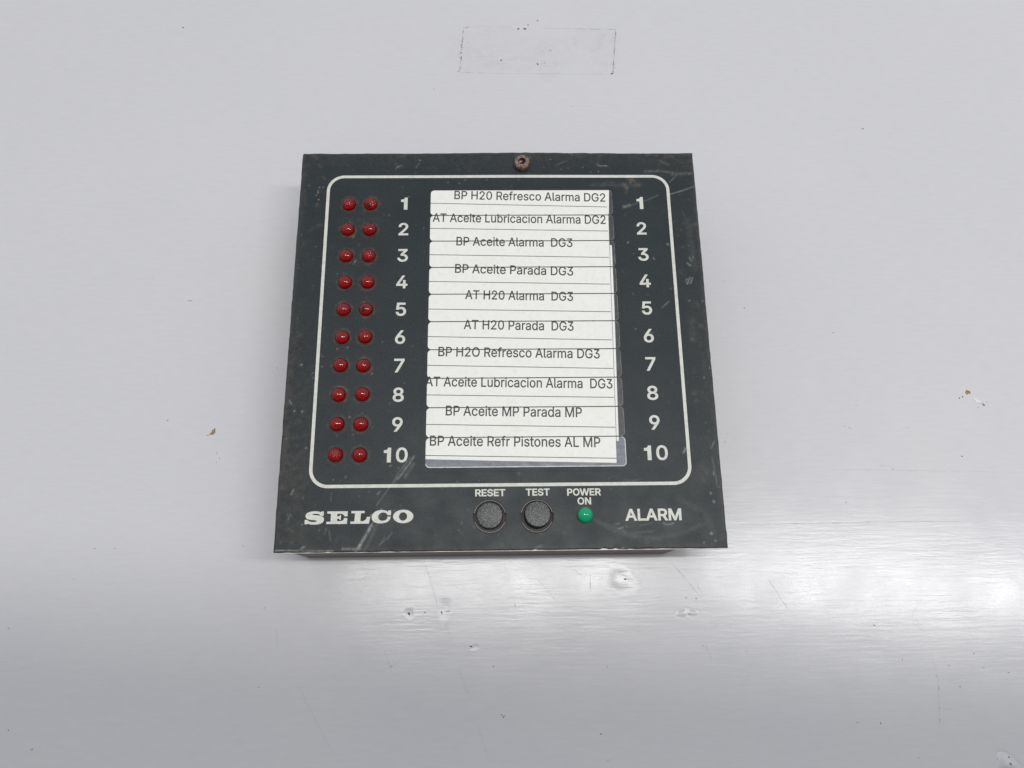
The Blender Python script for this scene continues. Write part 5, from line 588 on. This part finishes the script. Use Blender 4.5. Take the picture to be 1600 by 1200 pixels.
# ---- label window: grey backing, paper, clear panes, overlay frame, dividers
WX0, WX1, WYT, WP = -24.7, 41.15, 56.6, 10.22
WYB = WYT - WP * 10 + .15
link('window_backing', mesh('backing', [(WX0 - 1, WYB + WP, H0 + .03), (WX1 + 1, WYB + WP, H0 + .03), (WX1 + 1, WYT + 1, H0 + .05), (WX0 - 1, WYT + 1, H0 + .05)], [(0, 1, 2, 3)]), MSLOT, AP)
link('window_backing', mesh('backing', [(WX0 - 1, WYB - 1, H0 + .03), (WX1 + 1, WYB - 1, H0 + .03), (WX1 + 1, WYB + WP - .02, H0 + .03), (WX0 - 1, WYB + WP - .02, H0 + .03)], [(0, 1, 2, 3)]), MSLOT2, AP)
ZP = H0 + .045
def strip(x0, y0, x1, y1, w, z):  # thin ruled line
    d = Vector((x1 - x0, y1 - y0)).normalized(); q = Vector((-d.y, d.x)) * w / 2
    return mesh('line', [(x0 + q.x, y0 + q.y, z), (x0 - q.x, y0 - q.y, z), (x1 - q.x, y1 - q.y, z), (x1 + q.x, y1 + q.y, z)], [(0, 1, 2, 3)])
under = link('label_sheet', mesh('paper', [(30, -36.5, ZP), (38.95, -37.0, ZP), (39.9, 12, ZP), (40.3, 48.0, ZP), (39, 48, ZP), (30, 20, ZP)], [(0, 1, 2, 3, 4, 5)]), MPA, AP, label='edge of a second paper sheet behind the first')
paper = link('label_sheet', mesh('paper', [(-26, -42.5, ZP + .012), (0, -43.3, ZP + .012), (37.85, -44.3, ZP + .012), (38.35, -17, ZP + .012), (38.9, 15, ZP + .012), (39.35, 40, ZP + .012), (40.3, 58, ZP + .012), (-26, 58, ZP + .012)], [tuple(range(8))]), MPA, AP, label='white printed paper sheet')
link('ruled_line', strip(38.15, -37, 39.55, 47, .16, ZP + .016), MLN, paper)
YL = [51.2, 41.15, 30.8, 20.5, 10.1, -.05, -10.4, -20.8, -30.95, -41.4]; YR = [49.7, 40.0, 29.6, 19.3, 8.9, -1.5, -11.8, -22.0, -32.3, -42.75]
for a, b in zip(YL, YR):
    s = (b - a) / (36.6 + 20)
    xr = 38.9 - (51 - b) * .014 + .3
    link('ruled_line', strip(-26, a - 5.8 * s, xr, a + (xr + 20.2) * s, .27, ZP + .018), MLN, paper)
TX = [("BP H20 Refresco Alarma DG2", -16.2, 53.0, 38.7, 51.8), ("AT Aceite Lubricacion Alarma DG2", -23.9, 43.9, 38.4, 42.8), ("BP Aceite Alarma  DG3", -15.3, 34.5, 26.1, 33.7),
      ("BP Aceite Parada DG3", -15.7, 23.9, 26.0, 22.6), ("AT H20 Alarma  DG3", -12.1, 13.9, 25.6, 13.0), ("AT H20 Parada  DG3", -12.5, 2.8, 25.4, 1.9), ("BP H2O Refresco Alarma DG3", -21.1, -7.0, 34.0, -8.2),
      ("AT Aceite Lubricacion Alarma  DG3", -25.3, -17.6, 37.8, -18.9), ("BP Aceite MP Parada MP", -18.3, -27.8, 27.1, -28.8), ("BP Aceite Refr Pistones AL MP", -23.4, -38.0, 32.8, -39.0)]
for s, x0, y0, x1, y1 in TX:
    ang = math.degrees(math.atan2(y1 - y0, x1 - x0))
    link('printed_line', text('text', s, x0, y0, ZP + .024, 3.3, width=x1 - x0, angle=ang, embolden=.07), MIN, paper, label='printed text ' + ' '.join(s.split()))
# overlay frame with ten rounded openings
def cell(k):
    yt = WYT - WP * k - .09; yb = yt - WP + .18
    if k == 9: yb = WYB
    return WX0, WX1 + .0, yb, yt
fr = [rrect(WX0 - 1.6, WX1 + 1.2, WYB - 1.4, WYT + 1.4, .4)]
link('window_frame', flat('frame', fr + [rrect(*cell(k), 1.35, 8) for k in range(10)], H0 + .115), MF2, AP)
for k in range(10):
    x0, x1, yb, yt = cell(k)
    link('window_pane', flat('pane', [rrect(x0, x1, yb, yt, 1.35)], H0 + .095), MPN, AP)
    if k < 9:
        link('divider', strip(x0 + .8, yb - .09, x1 - .9, yb - .09, .30, H0 + .125), MSEP, AP)
    # moulded edge of each opening, pale film drawn right of the paper
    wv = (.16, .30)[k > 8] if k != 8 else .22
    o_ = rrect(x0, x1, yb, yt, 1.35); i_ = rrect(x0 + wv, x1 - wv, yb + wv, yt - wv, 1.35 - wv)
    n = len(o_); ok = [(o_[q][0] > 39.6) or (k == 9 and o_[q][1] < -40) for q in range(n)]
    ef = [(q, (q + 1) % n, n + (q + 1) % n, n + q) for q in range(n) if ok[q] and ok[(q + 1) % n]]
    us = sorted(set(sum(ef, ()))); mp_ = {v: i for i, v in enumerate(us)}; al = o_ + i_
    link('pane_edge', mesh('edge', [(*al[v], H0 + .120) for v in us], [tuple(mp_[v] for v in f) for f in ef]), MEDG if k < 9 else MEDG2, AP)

# ---- push buttons
def cap_mesh(r, h):
    pr = [(.001, 0), (r * .3, 0), (r - .35, 0), (r - .12, -.08), (r, -.32), (r, -h)]
    me = lathe('button_cap', [(a, b) for a, b in pr], 48)
    me.materials.append(MCAP); me.materials.append(MCAPS)
    for p in me.polygons: p.material_index = 1 if p.center.z < -.15 * MM else 0
    return me
cap_me = cap_mesh(4.15, 3.2)
well_me = lathe('well', [(HR + .28, .03), (HR + .12, .10), (HR - .02, .06), (HR - .06, -1.85), (.001, -1.88)], 56, False); well_me.materials.append(MWELL); well_me.materials.append(MRIM)
for p in well_me.polygons:
    if p.center.z > 0.0: p.material_index = 1
for i, (bx, by) in enumerate(BTN):
    wl = link('push_button', well_me, None, AP, label=('black RESET push button', 'black TEST push button sitting askew in its hole')[i])
    wl.location = (bx * MM, by * MM, H0 * MM)
    for a0, a1 in ((12, 168), (202, 338)):
        cm = lathe('collar', [(HR - .08, -1.8), (HR - .08, -.20), (HR - .16, -.12), (4.95, -.16), (4.88, -.35), (4.8, -1.8)], 30, True, a0, a1)
        link('collar', cm, MCOL, wl)
    cp = link('button_cap', cap_me, None, wl)
    cp.location = ((-.05, .22)[i] * MM, (.12, .38)[i] * MM, (1.0, 1.6)[i] * MM)
    cp.rotation_euler = ((math.radians(1), math.radians(-1), 0), (math.radians(-4), math.radians(3), 0))[i]

# ---- rusty cap screw
sb = bmesh.new()
SCX, SCY = 8.5, 66.9
vs, fs = [], []; seg = 72
prof = [(2.62, 0.0), (2.78, .15), (2.82, 1.9), (2.62, 2.25), (2.35, 2.42), (1.5, 2.42), (1.42, 2.3)]
for k, (r, z) in enumerate(prof):
    for i in range(seg):
        t = 2 * math.pi * i / seg
        kk = 1 - (.045 if (i % 3 == 0 and k in (1, 2, 3)) else 0)
        if k >= 5:   # six-sided socket mouth
            a = ((t + .2) % (math.pi / 3)) - math.pi / 6; rr = r * .87 / math.cos(a)
        else: rr = r * kk
        vs.append((rr * math.cos(t), rr * math.sin(t), z))
for k in range(len(prof) - 1):
    for i in range(seg):
        j = (i + 1) % seg; fs.append((k * seg + i, k * seg + j, (k + 1) * seg + j, (k + 1) * seg + i))
sm = mesh('screw', vs, fs); sm.materials.append(MSCR)
scw = link('screw', sm, None, AP, label='rusty cap screw'); scw.location = (SCX * MM, SCY * MM, (H0 + .5) * MM)
sk = lathe('hex_socket', [(1.42, 2.32), (1.2, 1.6), (.5, 1.4), (.001, 1.5)], 24, False)
link('hex_socket', sk, MRUST, scw)
link('rust_crumb', mesh('crumb', blob(-.55, -.25, 1.1, .9, 30, 2.36, 3), [tuple(range(14))]), MSCR, scw)
